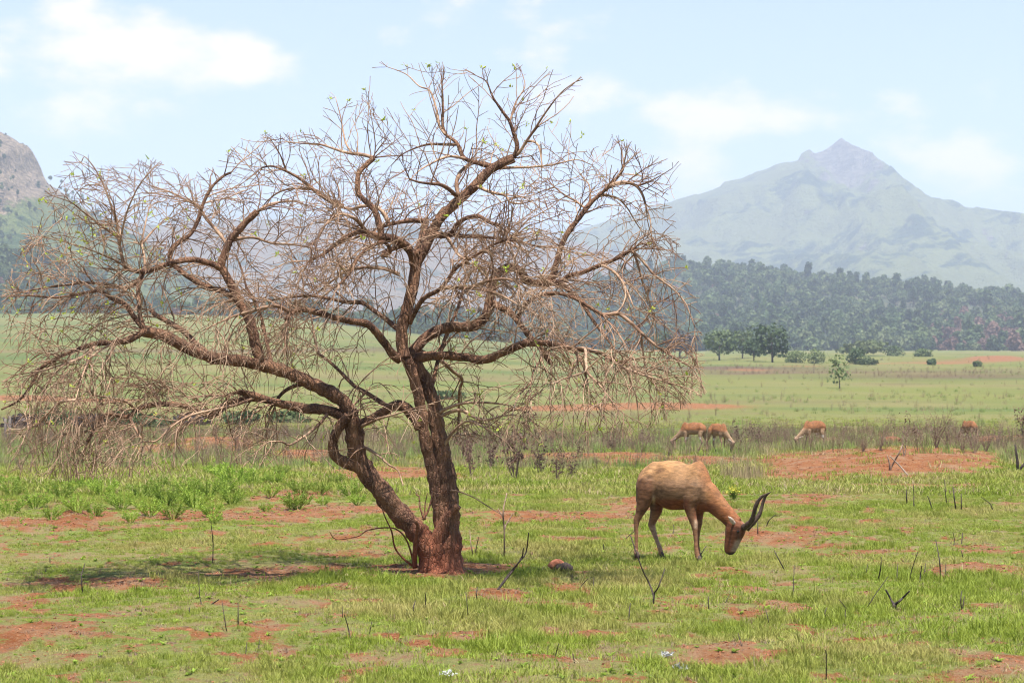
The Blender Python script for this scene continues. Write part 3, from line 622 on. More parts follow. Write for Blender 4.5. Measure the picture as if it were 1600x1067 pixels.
# ------------------------------------------------------------------ the bare tree
TB = on_ground(690, 893); TD = TB.y
LIMBS = [  # name, r0, r1, depth at end (None: as parent), points in photo pixels
 ('trunk', 21, 9, .0, [(700, 899), (700, 878), (701, 840), (702, 800), (699, 765), (694, 728), (688, 695), (681, 655), (676, 625), (664, 592), (650, 572), (637, 560)]),
 ('trunk', 17.5, 13.5, -.25, [(683, 893), (668, 852), (645, 824), (622, 800), (597, 768), (574, 742), (561, 716), (556, 688), (551, 664), (545, 645)]),
 ('trunk', 11, 8, -.14, [(689, 895), (690, 860), (688, 815), (681, 768), (674, 725), (665, 690), (660, 655), (654, 618), (645, 585), (634, 558)]),
 ('buttress', 22, 5, -.15, [(676, 897), (680, 868), (688, 835), (696, 812), (708, 800), (716, 790)]),
 ('limb', 11, 8, -.35, [(560, 728), (540, 722), (526, 714), (520, 698), (523, 680), (532, 664), (543, 650)]),
 ('limb', 11, 7, .1, [(658, 668), (642, 645), (626, 633), (606, 638), (588, 650), (565, 660), (552, 655)]),
 # centre leader
 ('limb', 11, 8, .1, [(634, 560), (629, 540), (628, 515), (635, 485), (643, 455), (648, 430), (651, 414), (661, 393), (676, 361), (688, 340), (707, 322), (735, 297), (748, 284), (760, 270), (780, 257), (802, 247)]),
 ('limb', 4.5, .8, .1, [(802, 247), (808, 230), (802, 207), (796, 190), (782, 170), (770, 152), (760, 128), (745, 119)]),
 ('limb', 3.2, .8, -.3, [(806, 243), (812, 238), (822, 222), (837, 200), (852, 177), (875, 147), (897, 129)]),
 ('limb', 2.0, .7, .5, [(797, 190), (806, 160), (820, 136), (815, 112)]),
 ('limb', 2.6, 1, -.5, [(824, 221), (832, 221), (841, 227), (845, 242), (847, 262)]),
 ('limb', 5.5, .8, .6, [(772, 262), (752, 256), (732, 251), (722, 243), (718, 232), (711, 221), (698, 212), (692, 198), (692, 172), (691, 140), (689, 112)]),
 ('limb', 2.5, .7, .9, [(696, 211), (686, 196), (682, 172), (672, 143), (655, 135), (637, 118), (620, 110), (605, 105)]),
 ('limb', 3.0, .8, 1.1, [(714, 226), (692, 226), (670, 226), (648, 232), (628, 242), (612, 258)]),
 ('limb', 3.2, .8, -.5, [(728, 249), (712, 245), (695, 246), (675, 255), (655, 267), (640, 282)]),
 ('limb', 4.0, 3, .3, [(717, 306), (713, 290), (716, 275), (723, 265), (735, 256)]),
 ('limb', 4.5, 1.5, -.9, [(715, 308), (702, 296), (688, 289), (672, 287), (655, 285), (640, 280)]),
 ('limb', 3.5, .8, -.9, [(742, 290), (765, 300), (790, 306), (797, 316), (815, 318), (840, 312)]),
 ('limb', 3, .8, 1.1, [(770, 264), (800, 262), (830, 261), (862, 258), (900, 250), (925, 258)]),
 # upper left
 ('limb', 9, 6, -.5, [(649, 420), (644, 400), (632, 383), (613, 373), (592, 370), (575, 365)]),
 ('limb', 5.5, 2, -.9, [(575, 366), (560, 362), (542, 370), (525, 382), (510, 394), (495, 402), (483, 408)]),
 ('limb', 6, 4, -.2, [(596, 370), (592, 346), (585, 328), (570, 313), (560, 301), (559, 285), (561, 270), (574, 257), (584, 247)]),
 ('limb', 3.5, .8, .3, [(584, 247), (568, 242), (549, 240), (535, 237), (520, 232), (500, 226), (467, 224), (448, 222)]),
 ('limb', 2, .6, .6, [(550, 240), (541, 225), (536, 205), (532, 182), (524, 152)]),
 ('limb', 4, 1.2, -1.1, [(572, 362), (560, 346), (547, 338), (532, 335), (518, 342), (505, 356), (496, 372)]),
 ('limb', 7, 5, .5, [(648, 398), (656, 380), (662, 362), (666, 343)]),
 ('limb', 5, 3, .2, [(665, 345), (640, 345), (613, 350), (590, 357)]),
 ('limb', 4, 2.5, .7, [(608, 349), (600, 333), (583, 322), (564, 323), (548, 327), (532, 323)]),
 ('limb', 4.5, 1.4, .9, [(536, 323), (512, 312), (490, 297), (470, 280), (448, 268), (426, 260), (410, 262)]),
 ('limb', 2.5, .8, 1.3, [(486, 296), (458, 295), (437, 300), (420, 312), (405, 330)]),
 ('limb', 1.8, .7, .6, [(447, 267), (440, 247), (431, 230), (420, 215)]),
 ('limb', 4.5, 2, -1.2, [(630, 384), (605, 392), (598, 400), (610, 393), (600, 378), (580, 386), (560, 402), (548, 425), (530, 445)]),
 ('limb', 4, 1.2, 1.2, [(622, 428), (600, 420), (570, 418), (545, 422), (520, 438), (495, 458), (480, 465)]),
 # left low limbs of the centre
 ('limb', 8, 4.5, -.8, [(626, 562), (613, 553), (602, 537), (587, 517), (572, 505), (550, 502), (520, 495), (490, 487), (468, 484), (455, 490), (448, 500)]),
 ('limb', 5, 1.2, .8, [(626, 518), (602, 498), (580, 482), (565, 473), (540, 472), (518, 467), (485, 462), (457, 464), (430, 468), (392, 473)]),
 ('limb', 4, .9, -1.5, [(455, 488), (430, 478), (400, 484), (365, 494), (340, 505), (310, 520)]),
 # right
 ('limb', 9, 7, -.5, [(640, 562), (658, 558), (688, 555), (725, 558), (757, 562), (786, 551), (806, 542), (826, 534)]),
 ('limb', 6.5, 4, -.7, [(820, 536), (850, 536), (875, 540), (896, 545)]),
 ('limb', 4, .9, -1.1, [(894, 543), (912, 548), (937, 551), (975, 575), (1025, 592), (1060, 602), (1084, 611)]),
 ('limb', 3.5, 1, -1.3, [(895, 545), (906, 560), (918, 582), (935, 600), (950, 618), (965, 640)]),
 ('limb', 3, .9, -.4, [(890, 543), (925, 546), (960, 560), (1000, 580), (1030, 588), (1062, 612)]),
 ('limb', 3.2, 1.2, -1.7, [(900, 545), (914, 545), (915, 565), (914, 580), (880, 592), (862, 600)]),
 ('limb', 10, 7, .6, [(640, 556), (655, 537), (672, 523), (698, 512), (725, 511), (745, 507), (760, 492), (766, 465), (770, 442), (779, 426), (795, 418), (809, 421), (823, 438), (842, 443), (860, 440)]),
 ('limb', 6.5, 2.5, .8, [(858, 440), (863, 432), (868, 415), (875, 390), (885, 367), (900, 347), (915, 327), (926, 314), (940, 302), (955, 287), (970, 270), (975, 258)]),
 ('limb', 3.5, 1.0, .5, [(945, 298), (955, 290), (975, 285), (993, 290), (1004, 305), (1010, 325), (1016, 345), (1018, 370)]),
 ('limb', 2.0, .7, .2, [(995, 291), (1010, 286), (1026, 278), (1040, 270), (1051, 263)]),
 ('limb', 2.5, .8, 1.3, [(915, 326), (900, 315), (882, 305), (866, 292), (855, 280)]),
 ('limb', 2.5, .8, .9, [(922, 318), (922, 298), (918, 285), (906, 280)]),
 ('limb', 2.4, .8, 1.2, [(943, 304), (965, 310), (980, 325), (992, 345), (1003, 362)]),
 ('limb', 5.5, 3, .4, [(862, 440), (877, 441), (890, 431), (912, 425), (937, 415), (962, 405), (982, 393), (991, 388)]),
 ('limb', 3, .9, .1, [(985, 391), (1000, 403), (1020, 427), (1036, 440), (1052, 452), (1070, 472), (1078, 490), (1086, 512)]),
 ('limb', 2.8, .9, .6, [(988, 390), (996, 410), (1004, 440), (1014, 468), (1022, 500)]),
 ('limb', 3.2, 1, -.2, [(940, 414), (958, 424), (972, 440), (982, 460), (990, 480)]),
 ('limb', 5, 2, .2, [(868, 442), (880, 447), (892, 456), (907, 470), (920, 490), (932, 508), (945, 525), (960, 545)]),
 ('limb', 6.5, 5, -.2, [(765, 472), (780, 480), (795, 487), (806, 498), (824, 521), (842, 541), (861, 567)]),
 ('limb', 4.5, 3, -.6, [(808, 498), (816, 484), (824, 473), (836, 464), (855, 459), (876, 459), (900, 467), (925, 482), (943, 493)]),
 ('limb', 4, 1, -.9, [(940, 492), (953, 492), (966, 490), (987, 505), (1002, 520), (1025, 540), (1055, 560), (1082, 576), (1096, 600)]),
 ('limb', 2.8, .9, -.6, [(1001, 519), (1004, 545), (1008, 570), (1014, 600)]),
 ('limb', 3, 1.2, -.9, [(846, 548), (845, 562), (836, 575), (831, 590), (829, 606)]),
 ('limb', 2.2, .9, -1.2, [(830, 598), (815, 612), (806, 628), (800, 650)]),
 # middle right
 ('limb', 6.5, 2.5, -.6, [(676, 366), (695, 368), (706, 364), (714, 352), (727, 342), (748, 338), (762, 346), (778, 352)]),
 ('limb', 4.5, 1.5, -1.0, [(703, 367), (725, 369), (750, 370), (782, 373), (812, 378), (835, 384)]),
 ('limb', 4, 2, -.9, [(698, 370), (709, 387), (718, 400), (728, 405)]),
 ('limb', 5.5, 2, -.9, [(640, 505), (651, 482), (664, 465), (686, 453), (700, 436), (712, 420), (728, 408), (750, 395), (774, 381), (800, 372)]),
 ('limb', 4, 1.5, -1.5, [(690, 450), (715, 449), (745, 452), (770, 457), (792, 466), (812, 478)]),
 ('limb', 3.5, 1, -1.7, [(735, 450), (760, 440), (790, 436), (815, 445), (840, 460)]),
 ('limb', 4, 2.2, 1.0, [(650, 545), (680, 560), (695, 568), (708, 580), (722, 592), (718, 610), (717, 632), (717, 650)]),
 ('limb', 4.5, 2, .9, [(672, 612), (678, 590), (684, 565), (692, 540), (700, 515), (712, 490), (722, 460), (728, 430)]),
 # low right
 ('limb', 3.4, 1.2, -.7, [(680, 648), (700, 637), (725, 630), (757, 629), (790, 632), (815, 640)]),
 ('limb', 3.6, 2, -.3, [(684, 652), (708, 642), (725, 642), (738, 650), (752, 656), (770, 654), (783, 650)]),
 ('limb', 3.4, .8, -.6, [(690, 705), (701, 684), (716, 666), (732, 658), (752, 665), (770, 676), (790, 690), (802, 705)]),
 ('limb', 1.7, .6, -.8, [(690, 768), (705, 766), (718, 768), (742, 778), (766, 793), (788, 806)]),
 # left: great low limb
 ('limb', 13, 9, -.7, [(551, 650), (536, 627), (513, 611), (490, 601), (462, 588), (443, 580), (414, 571), (382, 565), (352, 561), (331, 559), (307, 550), (275, 535), (250, 522), (224, 517)]),
 ('limb', 6, 1.5, -1.1, [(226, 517), (212, 526), (200, 532), (180, 535), (150, 537), (122, 546), (88, 560), (62, 577), (50, 600), (30, 625), (2, 640)]),
 ('limb', 3, .9, -1.4, [(150, 538), (140, 550), (120, 562), (95, 570), (60, 580), (20, 586)]),
 ('limb', 5, 1.2, -.6, [(228, 518), (217, 505), (206, 490), (195, 476), (176, 467), (162, 457), (148, 455), (120, 460), (87, 465), (45, 462), (10, 463)]),
 ('limb', 4.5, 3.5, -.3, [(226, 516), (220, 497), (217, 475), (216, 452), (219, 437), (226, 426)]),
 ('limb', 10, 5.5, -.4, [(408, 568), (400, 540), (390, 503), (377, 477), (365, 453), (355, 433), (346, 416), (353, 394), (361, 374), (375, 357), (390, 342), (402, 330)]),
 ('limb', 6, 4, -.7, [(346, 420), (332, 413), (315, 408), (297, 406), (272, 410), (248, 417), (228, 424), (212, 424)]),
 ('limb', 4, 1, -.5, [(222, 430), (210, 444), (196, 450), (176, 446), (140, 442), (100, 446), (50, 453), (15, 462)]),
 ('limb', 4, .8, -.8, [(214, 424), (200, 420), (194, 413), (189, 394), (185, 370), (182, 345), (175, 325), (165, 297), (152, 270), (142, 255), (132, 245), (128, 252)]),
 ('limb', 3, .8, -.2, [(226, 424), (226, 406), (222, 380), (225, 360), (230, 337), (234, 322)]),
 ('limb', 2.4, .7, .2, [(223, 380), (236, 364), (250, 350), (262, 340)]),
 ('limb', 2.4, .7, -1.2, [(187, 385), (191, 362), (197, 336), (207, 310), (220, 286), (240, 262)]),
 ('limb', 2.2, .7, -1.4, [(185, 372), (163, 356), (135, 335), (112, 317), (82, 306)]),
 ('limb', 2.2, .7, -1.5, [(195, 416), (174, 404), (140, 390), (107, 380), (67, 370)]),
 ('limb', 6.5, 2.2, .2, [(376, 476), (362, 463), (345, 455), (320, 447), (297, 433), (276, 418), (266, 405), (267, 392), (277, 380), (296, 367), (307, 350), (315, 327), (321, 310), (333, 290), (350, 275), (361, 270)]),
 ('limb', 3, .8, .6, [(316, 327), (309, 321), (290, 312), (265, 300), (235, 290), (222, 282)]),
 ('limb', 3.5, 2.5, .3, [(356, 385), (345, 368), (326, 346), (314, 330)]),
 ('limb', 4.2, 1.5, .5, [(425, 572), (418, 540), (408, 495), (399, 470), (386, 450), (378, 422), (369, 400)]),
 ('limb', 2.8, .8, .1, [(402, 331), (415, 322), (432, 317), (457, 315), (478, 320)]),
 ('limb', 3.2, .9, .8, [(360, 377), (380, 372), (400, 372), (425, 380), (455, 382), (490, 388), (512, 394)]),
 ('limb', 6, 4, .3, [(327, 556), (308, 539), (288, 518), (263, 503), (243, 492), (236, 484)]),
 ('limb', 2.4, .9, -1.5, [(180, 536), (160, 545), (140, 562), (128, 590), (118, 625)]),
 ('limb', 2.4, .9, -1.2, [(142, 540), (138, 560), (130, 585), (120, 605), (112, 630), (106, 660)]),
 # left: lowest limb
 ('limb', 10, 6, -.5, [(545, 655), (513, 641), (475, 638), (445, 632), (420, 625), (395, 617), (372, 612)]),
 ('limb', 4.5, 3, -.3, [(500, 605), (478, 600), (455, 605), (440, 615), (430, 628)]),
 ('limb', 6.5, 3, -.9, [(420, 626), (395, 622), (366, 628), (345, 640), (328, 650), (312, 644), (295, 636), (262, 631), (232, 633), (213, 641), (198, 651), (176, 647), (162, 650), (150, 667), (136, 690)]),
 ('limb', 3.5, 1.2, -1.2, [(202, 651), (212, 670), (221, 686)]),
 ('limb', 3, 1, -.6, [(374, 612), (350, 618), (320, 618), (295, 622), (285, 612), (268, 606), (252, 604)]),
 ('limb', 3, 1, -1.2, [(212, 640), (198, 628), (176, 622), (150, 618)]),
 ('limb', 3, 1, -1.4, [(400, 620), (370, 632), (335, 640), (300, 648), (270, 665), (245, 688), (225, 690), (195, 700)]),
 ('limb', 2.8, 1, .2, [(252, 630), (244, 618), (230, 600), (208, 582)]),
 ('limb', 3, 1, -1.2, [(118, 625), (95, 628), (80, 640), (62, 660), (36, 670)]),
 ('limb', 3.5, 1.3, -1.0, [(515, 640), (505, 655), (488, 672), (470, 685), (452, 695), (440, 690), (420, 690)]),
 ('limb', 5, 2.2, .7, [(606, 636), (590, 625), (575, 615), (552, 601), (531, 580), (512, 563), (498, 553)]),
 ('limb', 3, 1.0, .9, [(498, 553), (492, 530), (488, 505), (484, 490)]),
 ('limb', 3.5, 1.0, -.9, [(560, 668), (590, 655), (615, 648), (640, 640)]),
 ('limb', 3, 1.0, -.9, [(566, 697), (578, 703), (592, 712), (608, 726), (622, 735), (630, 758)]),
 # shoots at the foot
 ('sucker_shoot', 4.5, 2.5, -.35, [(648, 886), (648, 862), (650, 838), (653, 820), (648, 812)]),
 ('sucker_shoot', 2, .8, -.4, [(645, 884), (628, 870), (617, 855), (612, 830), (602, 808), (596, 790)]),
 ('sucker_shoot', 1.6, .6, -.2, [(646, 876), (636, 845), (622, 828), (604, 824), (575, 828), (558, 838), (525, 842), (515, 830)]),
 ('sucker_shoot', 2.2, 1.0, -.3, [(660, 812), (668, 800), (674, 780), (676, 762)]),
 ('sucker_shoot', 2.0, 1.2, -.3, [(662, 810), (656, 790), (655, 775), (650, 772)]),
 ('sucker_shoot', 1.6, .7, -.3, [(664, 812), (664, 790), (668, 770)]),
]
ENV = np.array([(14, 735), (4, 560), (6, 455), (40, 360), (75, 296), (118, 236), (165, 262), (240, 250), (300, 280), (345, 255), (385, 212), (440, 212), (500, 205), (515, 145), (560, 165), (590, 100), (620, 100), (690, 104), (740, 112), (815, 104), (905, 122), (885, 180), (915, 240), (960, 212), (1000, 236), (1060, 258), (1048, 330), (1068, 420), (1092, 480), (1100, 610), (1020, 665), (930, 695), (820, 690), (740, 690), (640, 705), (560, 735), (470, 725), (330, 725), (200, 745), (80, 745)], float)
def in_env(x, y):
    inside = False; n = len(ENV); j = n - 1
    for i in range(n):
        xi, yi = ENV[i]; xj, yj = ENV[j]
        if (yi > y) != (yj > y) and x < (xj - xi) * (y - yi) / (yj - yi) + xi: inside = not inside
        j = i
    return inside
def build_tree():
    R = random.Random(11); nr = np.random.default_rng(11)
    root = empty('bare_tree', TB)
    tag(root, 'sprawling leafless tree with two leaning reddish trunks and drooping twigs', 'tree')
    base = np.array(TB)
    done = []     # resampled (px, py, depth, r)
    tw = Acc(); twt = 0; leaf = Acc()
    PXM = TD / FPX
    seeds = []
    for li, (nm, r0, r1, dend, pts) in enumerate(LIMBS):
        P = catmull([(a, b) for a, b in pts], 4.0)
        n = len(P); s = np.concatenate([[0], np.cumsum(np.linalg.norm(np.diff(P, axis=0), axis=1))]); s /= s[-1]
        d0 = 0.0; src = None
        if li >= 4 and done:
            A = np.concatenate(done); q = np.argmin((A[:, 0] - P[0, 0]) ** 2 + (A[:, 1] - P[0, 1]) ** 2 - A[:, 3] * 1.0)
            d0 = A[q, 2]
        d1 = dend if dend is not None else d0
        if nm == 'limb': d1 = d1 * 1.0
        if nm == 'limb': r0, r1 = r0 * .88, r1 * .9
        dep = d0 + (d1 - d0) * s ** 1.1
        rad = r0 + (r1 - r0) * s ** (.8 if nm == 'trunk' else .9)
        jit = 0.22 * np.minimum(rad, 5)
        if nm == 'trunk':      # flared foot
            rad = rad * (1 + .55 * np.exp(-s * n * 4.0 / 22.0))
        P = P + np.stack([(fbm(s * n * .22, s * 0 + li, 2, 1) - .5) * jit, (fbm(s * n * .22 + 50, s * 0 + li, 2, 2) - .5) * jit], 1) * sstep(0, .1, s)[:, None]
        done.append(np.stack([P[:, 0], P[:, 1], dep, rad], 1))
        W = np.array([at(P[i, 0], P[i, 1], TD + dep[i]) for i in range(n)]) - base
        rw = rad * (TD + dep) / FPX
        A = Acc(); big = r0 > 5
        A.tube(W, rw, 14 if nm in ('trunk', 'buttress') else (10 if big else 6), True, lump=.32 if big else .2, ph=li * .7)
        me = A.mesh(nm, M['bark'] if (r0 > 3.6 or 'shoot' in nm) else M['twig'])
        obj(nm, me, root)
        if nm == 'limb':
            for i in range(1, n - 1):
                if rad[i] < 8 and P[i, 1] < 712: seeds.append((W[i], W[min(i + 1, n - 1)] - W[i - 1], rad[i], P[i, 0], P[i, 1], dep[i], 0))
            for k in range(5): seeds.append((W[-1], W[-1] - W[-3], r1, P[-1, 0], P[-1, 1], dep[-1], 1))
    for li in range(4, len(done)):
        o_ = np.concatenate([done[k] for k in range(len(done)) if k != li]); p_ = done[li][0]
        g_ = (np.hypot(o_[:, 0] - p_[0], o_[:, 1] - p_[1]) - o_[:, 3]).min()
        if g_ > 1: print('limb gap', li, LIMBS[li][4][0], round(float(g_), 1))
    cen = np.array(at(570, 520, TD)) - base
    def grow(p, d, ln, ra, rb, droop, curl, sides):
        step = .042; n = max(3, int(ln / step)); pts = [p]; d = d / np.linalg.norm(d); out = 0
        kink = nr.normal(size=(n, 3)) * curl
        for i in range(n):
            t = i / n
            d = d + kink[i] + np.array([0, 0, -droop * (.35 + 1.1 * t)]); d /= np.linalg.norm(d)
            q = pts[-1] + d * step * R.uniform(.8, 1.2)
            wq = q + base; px, py = project(wq[0], wq[1], wq[2])
            if not in_env(px, py):
                out += 1
                if out > 1: break
            if wq[2] < .55: break
            pts.append(q)
        if len(pts) < 3: return None
        pts = np.array(pts); tw.tube(pts, np.linspace(ra, rb, len(pts)), sides, False)
        return pts
    def droop_at(py):
        return float(np.interp(py, [100, 230, 330, 450, 560, 700], [-.03, -.005, .035, .10, .15, .13]))
    nsec = nter = 0; tips = []
    for (w, tan, rr, px, py, dp, tip) in seeds:
        if not tip and R.random() > (.38 if rr < 4.5 else .18) * (.6 if py < 290 else 1.25 if py > 430 and px < 340 else .75 if py > 400 and px > 860 else 1.55 if 400 < px < 860 and 290 < py < 560 else 1): continue
        if tip and py < 290 and R.random() < .4: continue
        tan = tan / (np.linalg.norm(tan) + 1e-9)
        rv = nr.normal(size=3); rv -= tan * (rv @ tan); rv /= np.linalg.norm(rv)
        out = w - cen; out[2] *= .5; out /= np.linalg.norm(out) + 1e-9
        dr = droop_at(py)
        up = np.array([0, 0, .55 if py < 300 else .25])
        d = (tan * R.uniform(.6, 1.2) + rv * .45) if tip else (tan * R.uniform(.1, .7) + rv * R.uniform(.7, 1.1) + out * .35 + up)
        ln = R.uniform(.22, .75) * (1.15 if py > 430 else 1.0)
        if px > 560 and px < 900 and py > 560: ln *= .7
        ra = min(rr * .55, R.uniform(.75, 1.4)) * PXM
        hang = (py > 430 and (px < 340 or px > 860))
        if hang: ln = R.uniform(.35, 1.0)
        if py < 290: ln = R.uniform(.25, .8)
        pts = grow(w, d, ln, ra, .5 * PXM, dr * R.uniform(.6, 1.3), .08 if py < 290 else .12, 4)
        if pts is None: continue
        nsec += 1; tips.append((pts[-1], pts[-1] - pts[-2], px, py))
        for i in range(2, len(pts) - 1):
            if R.random() > (.34 if py < 290 else .50): continue
            t2 = pts[i + 1] - pts[i]; t2 /= np.linalg.norm(t2)
            rv = nr.normal(size=3); rv -= t2 * (rv @ t2); rv /= np.linalg.norm(rv)
            q = grow(pts[i], t2 * R.uniform(.3, 1) + rv * .8 + up * .5, R.uniform(.10, .38), .62 * PXM, .36 * PXM, dr * R.uniform(.7, 1.6), .14, 3)
            if q is not None:
                nter += 1
                if R.random() < .35: tips.append((q[-1], q[-1] - q[-2], px, py))
                if len(q) > 5 and R.random() < .45:
                    j = R.randint(2, len(q) - 2); rv = nr.normal(size=3)
                    grow(q[j], (q[j + 1] - q[j]) / .042 + rv * .6, R.uniform(.06, .2), .45 * PXM, .32 * PXM, dr, .2, 3)
    t = obj('twigs', tw.mesh('twigs', M['twig']), root); t['kind'] = 'stuff'
    # fresh leaf buds, thickest on the left uprights
    for (p, d, px, py) in tips:
        pr = .05 + .30 * math.exp(-((px - 190) / 90) ** 2 - ((py - 420) / 70) ** 2) + .10 * (py < 260)
        if R.random() > pr: continue
        for k in range(R.randint(2, 6)):
            dv = nr.normal(size=3) + np.array([0, 0, .8]); o = nr.normal(size=3) * .005
            leaf.card(p + o, dv, nr.normal(size=3), R.uniform(.022, .05), R.uniform(.012, .024), .5)
    l = obj('bud_leaves', leaf.mesh('bud_leaves', M['budleaf'], False), root); l['kind'] = 'stuff'
    print('tree twigs', nsec, nter, 'verts', tw.n)
build_tree()

# ------------------------------------------------------------------ grass and weeds
def tuft_mesh(name, seed, blades, spread, hmin, hmax, wid, mat, lean=.5):
    r = np.random.default_rng(seed); V = []; F = []; k = 0
    for b in range(blades):
        a = r.uniform(0, 6.28); q = spread * math.sqrt(r.uniform()); p = np.array([math.cos(a) * q, math.sin(a) * q, -.01])
        h = r.uniform(hmin, hmax); la = r.uniform(0, 6.28); ll = r.uniform(.1, 1) * lean * h
        ld = np.array([math.cos(la), math.sin(la), 0]); sd = np.array([-ld[1], ld[0], 0]) * wid * r.uniform(.7, 1.2) * .5
        if r.uniform() < .5: sd = np.array([1, .2, 0]) * wid * .5
        m = p + ld * ll * .35 + np.array([0, 0, h * .6]); t = p + ld * ll + np.array([0, 0, h * r.uniform(.85, 1.0)])
        V += [p - sd, p + sd, m + sd * .8, m - sd * .8, t]; F += [(k, k + 1, k + 2, k + 3), (k + 3, k + 2, k + 4)]; k += 5
    return np_mesh(name, np.array(V), F, mat, True)
def weed_mesh(name, seed, stems, h, mat, spread=.12):
    r = np.random.default_rng(seed); A = Acc()
    for s in range(stems):
        a = r.uniform(0, 6.28); q = spread * math.sqrt(r.uniform()); p = np.array([math.cos(a) * q, math.sin(a) * q, -.02])
        hh = h * r.uniform(.5, 1.1); d = np.array([r.normal() * .12, r.normal() * .12, 1.0]); pts = [p]
        for i in range(4): d = d + r.normal(size=3) * .08; pts.append(pts[-1] + d * hh / 4)
        A.tube(pts, np.linspace(.0055, .002, 5), 3, False)
        for i in range(2, 5):
            for z in range(2):
                if r.uniform() < .75:
                    e = np.array([r.normal(), r.normal(), r.uniform(.4, 1.4)]); e /= np.linalg.norm(e)
                    ln = hh * r.uniform(.12, .28); A.tube([pts[i], pts[i] + e * ln], [.003, .0015], 3, False)
                    A.card(pts[i] + e * ln * .7, r.normal(size=3), r.normal(size=3), r.uniform(.02, .045), .014)
    return A.mesh(name, mat)
library('grass_tuft', [tuft_mesh('grass_tuft', 20 + i, 40, .11, .015, .05, .0042, M['grass'], 1.2) for i in range(4)]
        + [tuft_mesh('grass_tuft', 30 + i, 40, .055, .03, .09, .0040, M['grass'], .9) for i in range(3)]
        + [tuft_mesh('grass_tuft', 40 + i, 14, .10, .01, .05, .004, M['straw'], 2.4) for i in range(2)])
library('field_tuft', [tuft_mesh('field_tuft', 50 + i, 44, .30, .03, .10, .012, M['grass'], 1.1) for i in range(4)] + [tuft_mesh('field_tuft', 58, 26, .25, .03, .12, .010, M['straw'], 1.4)])
library('weed', [weed_mesh('weed', 60 + i, 7, .48, M['weed']) for i in range(5)] + [tuft_mesh('weed', 70 + i, 40, .2, .12, .38, .010, M['tallgrass'], .5) for i in range(2)] + [tuft_mesh('weed', 75, 30, .2, .15, .45, .007, M['straw'], .6)])
def wedge(n, y0, y1, r, pw=1.0):
    """random ground points in the field of view; pw=1: even per area"""
    u = r.uniform(size=n)
    y = np.sqrt(y0 ** 2 + (y1 ** 2 - y0 ** 2) * u) if pw == 1 else y0 * (y1 / y0) ** u
    x = r.uniform(-1, 1, n) * .315 * y + r.uniform(-.5, .5, n)
    return x, y
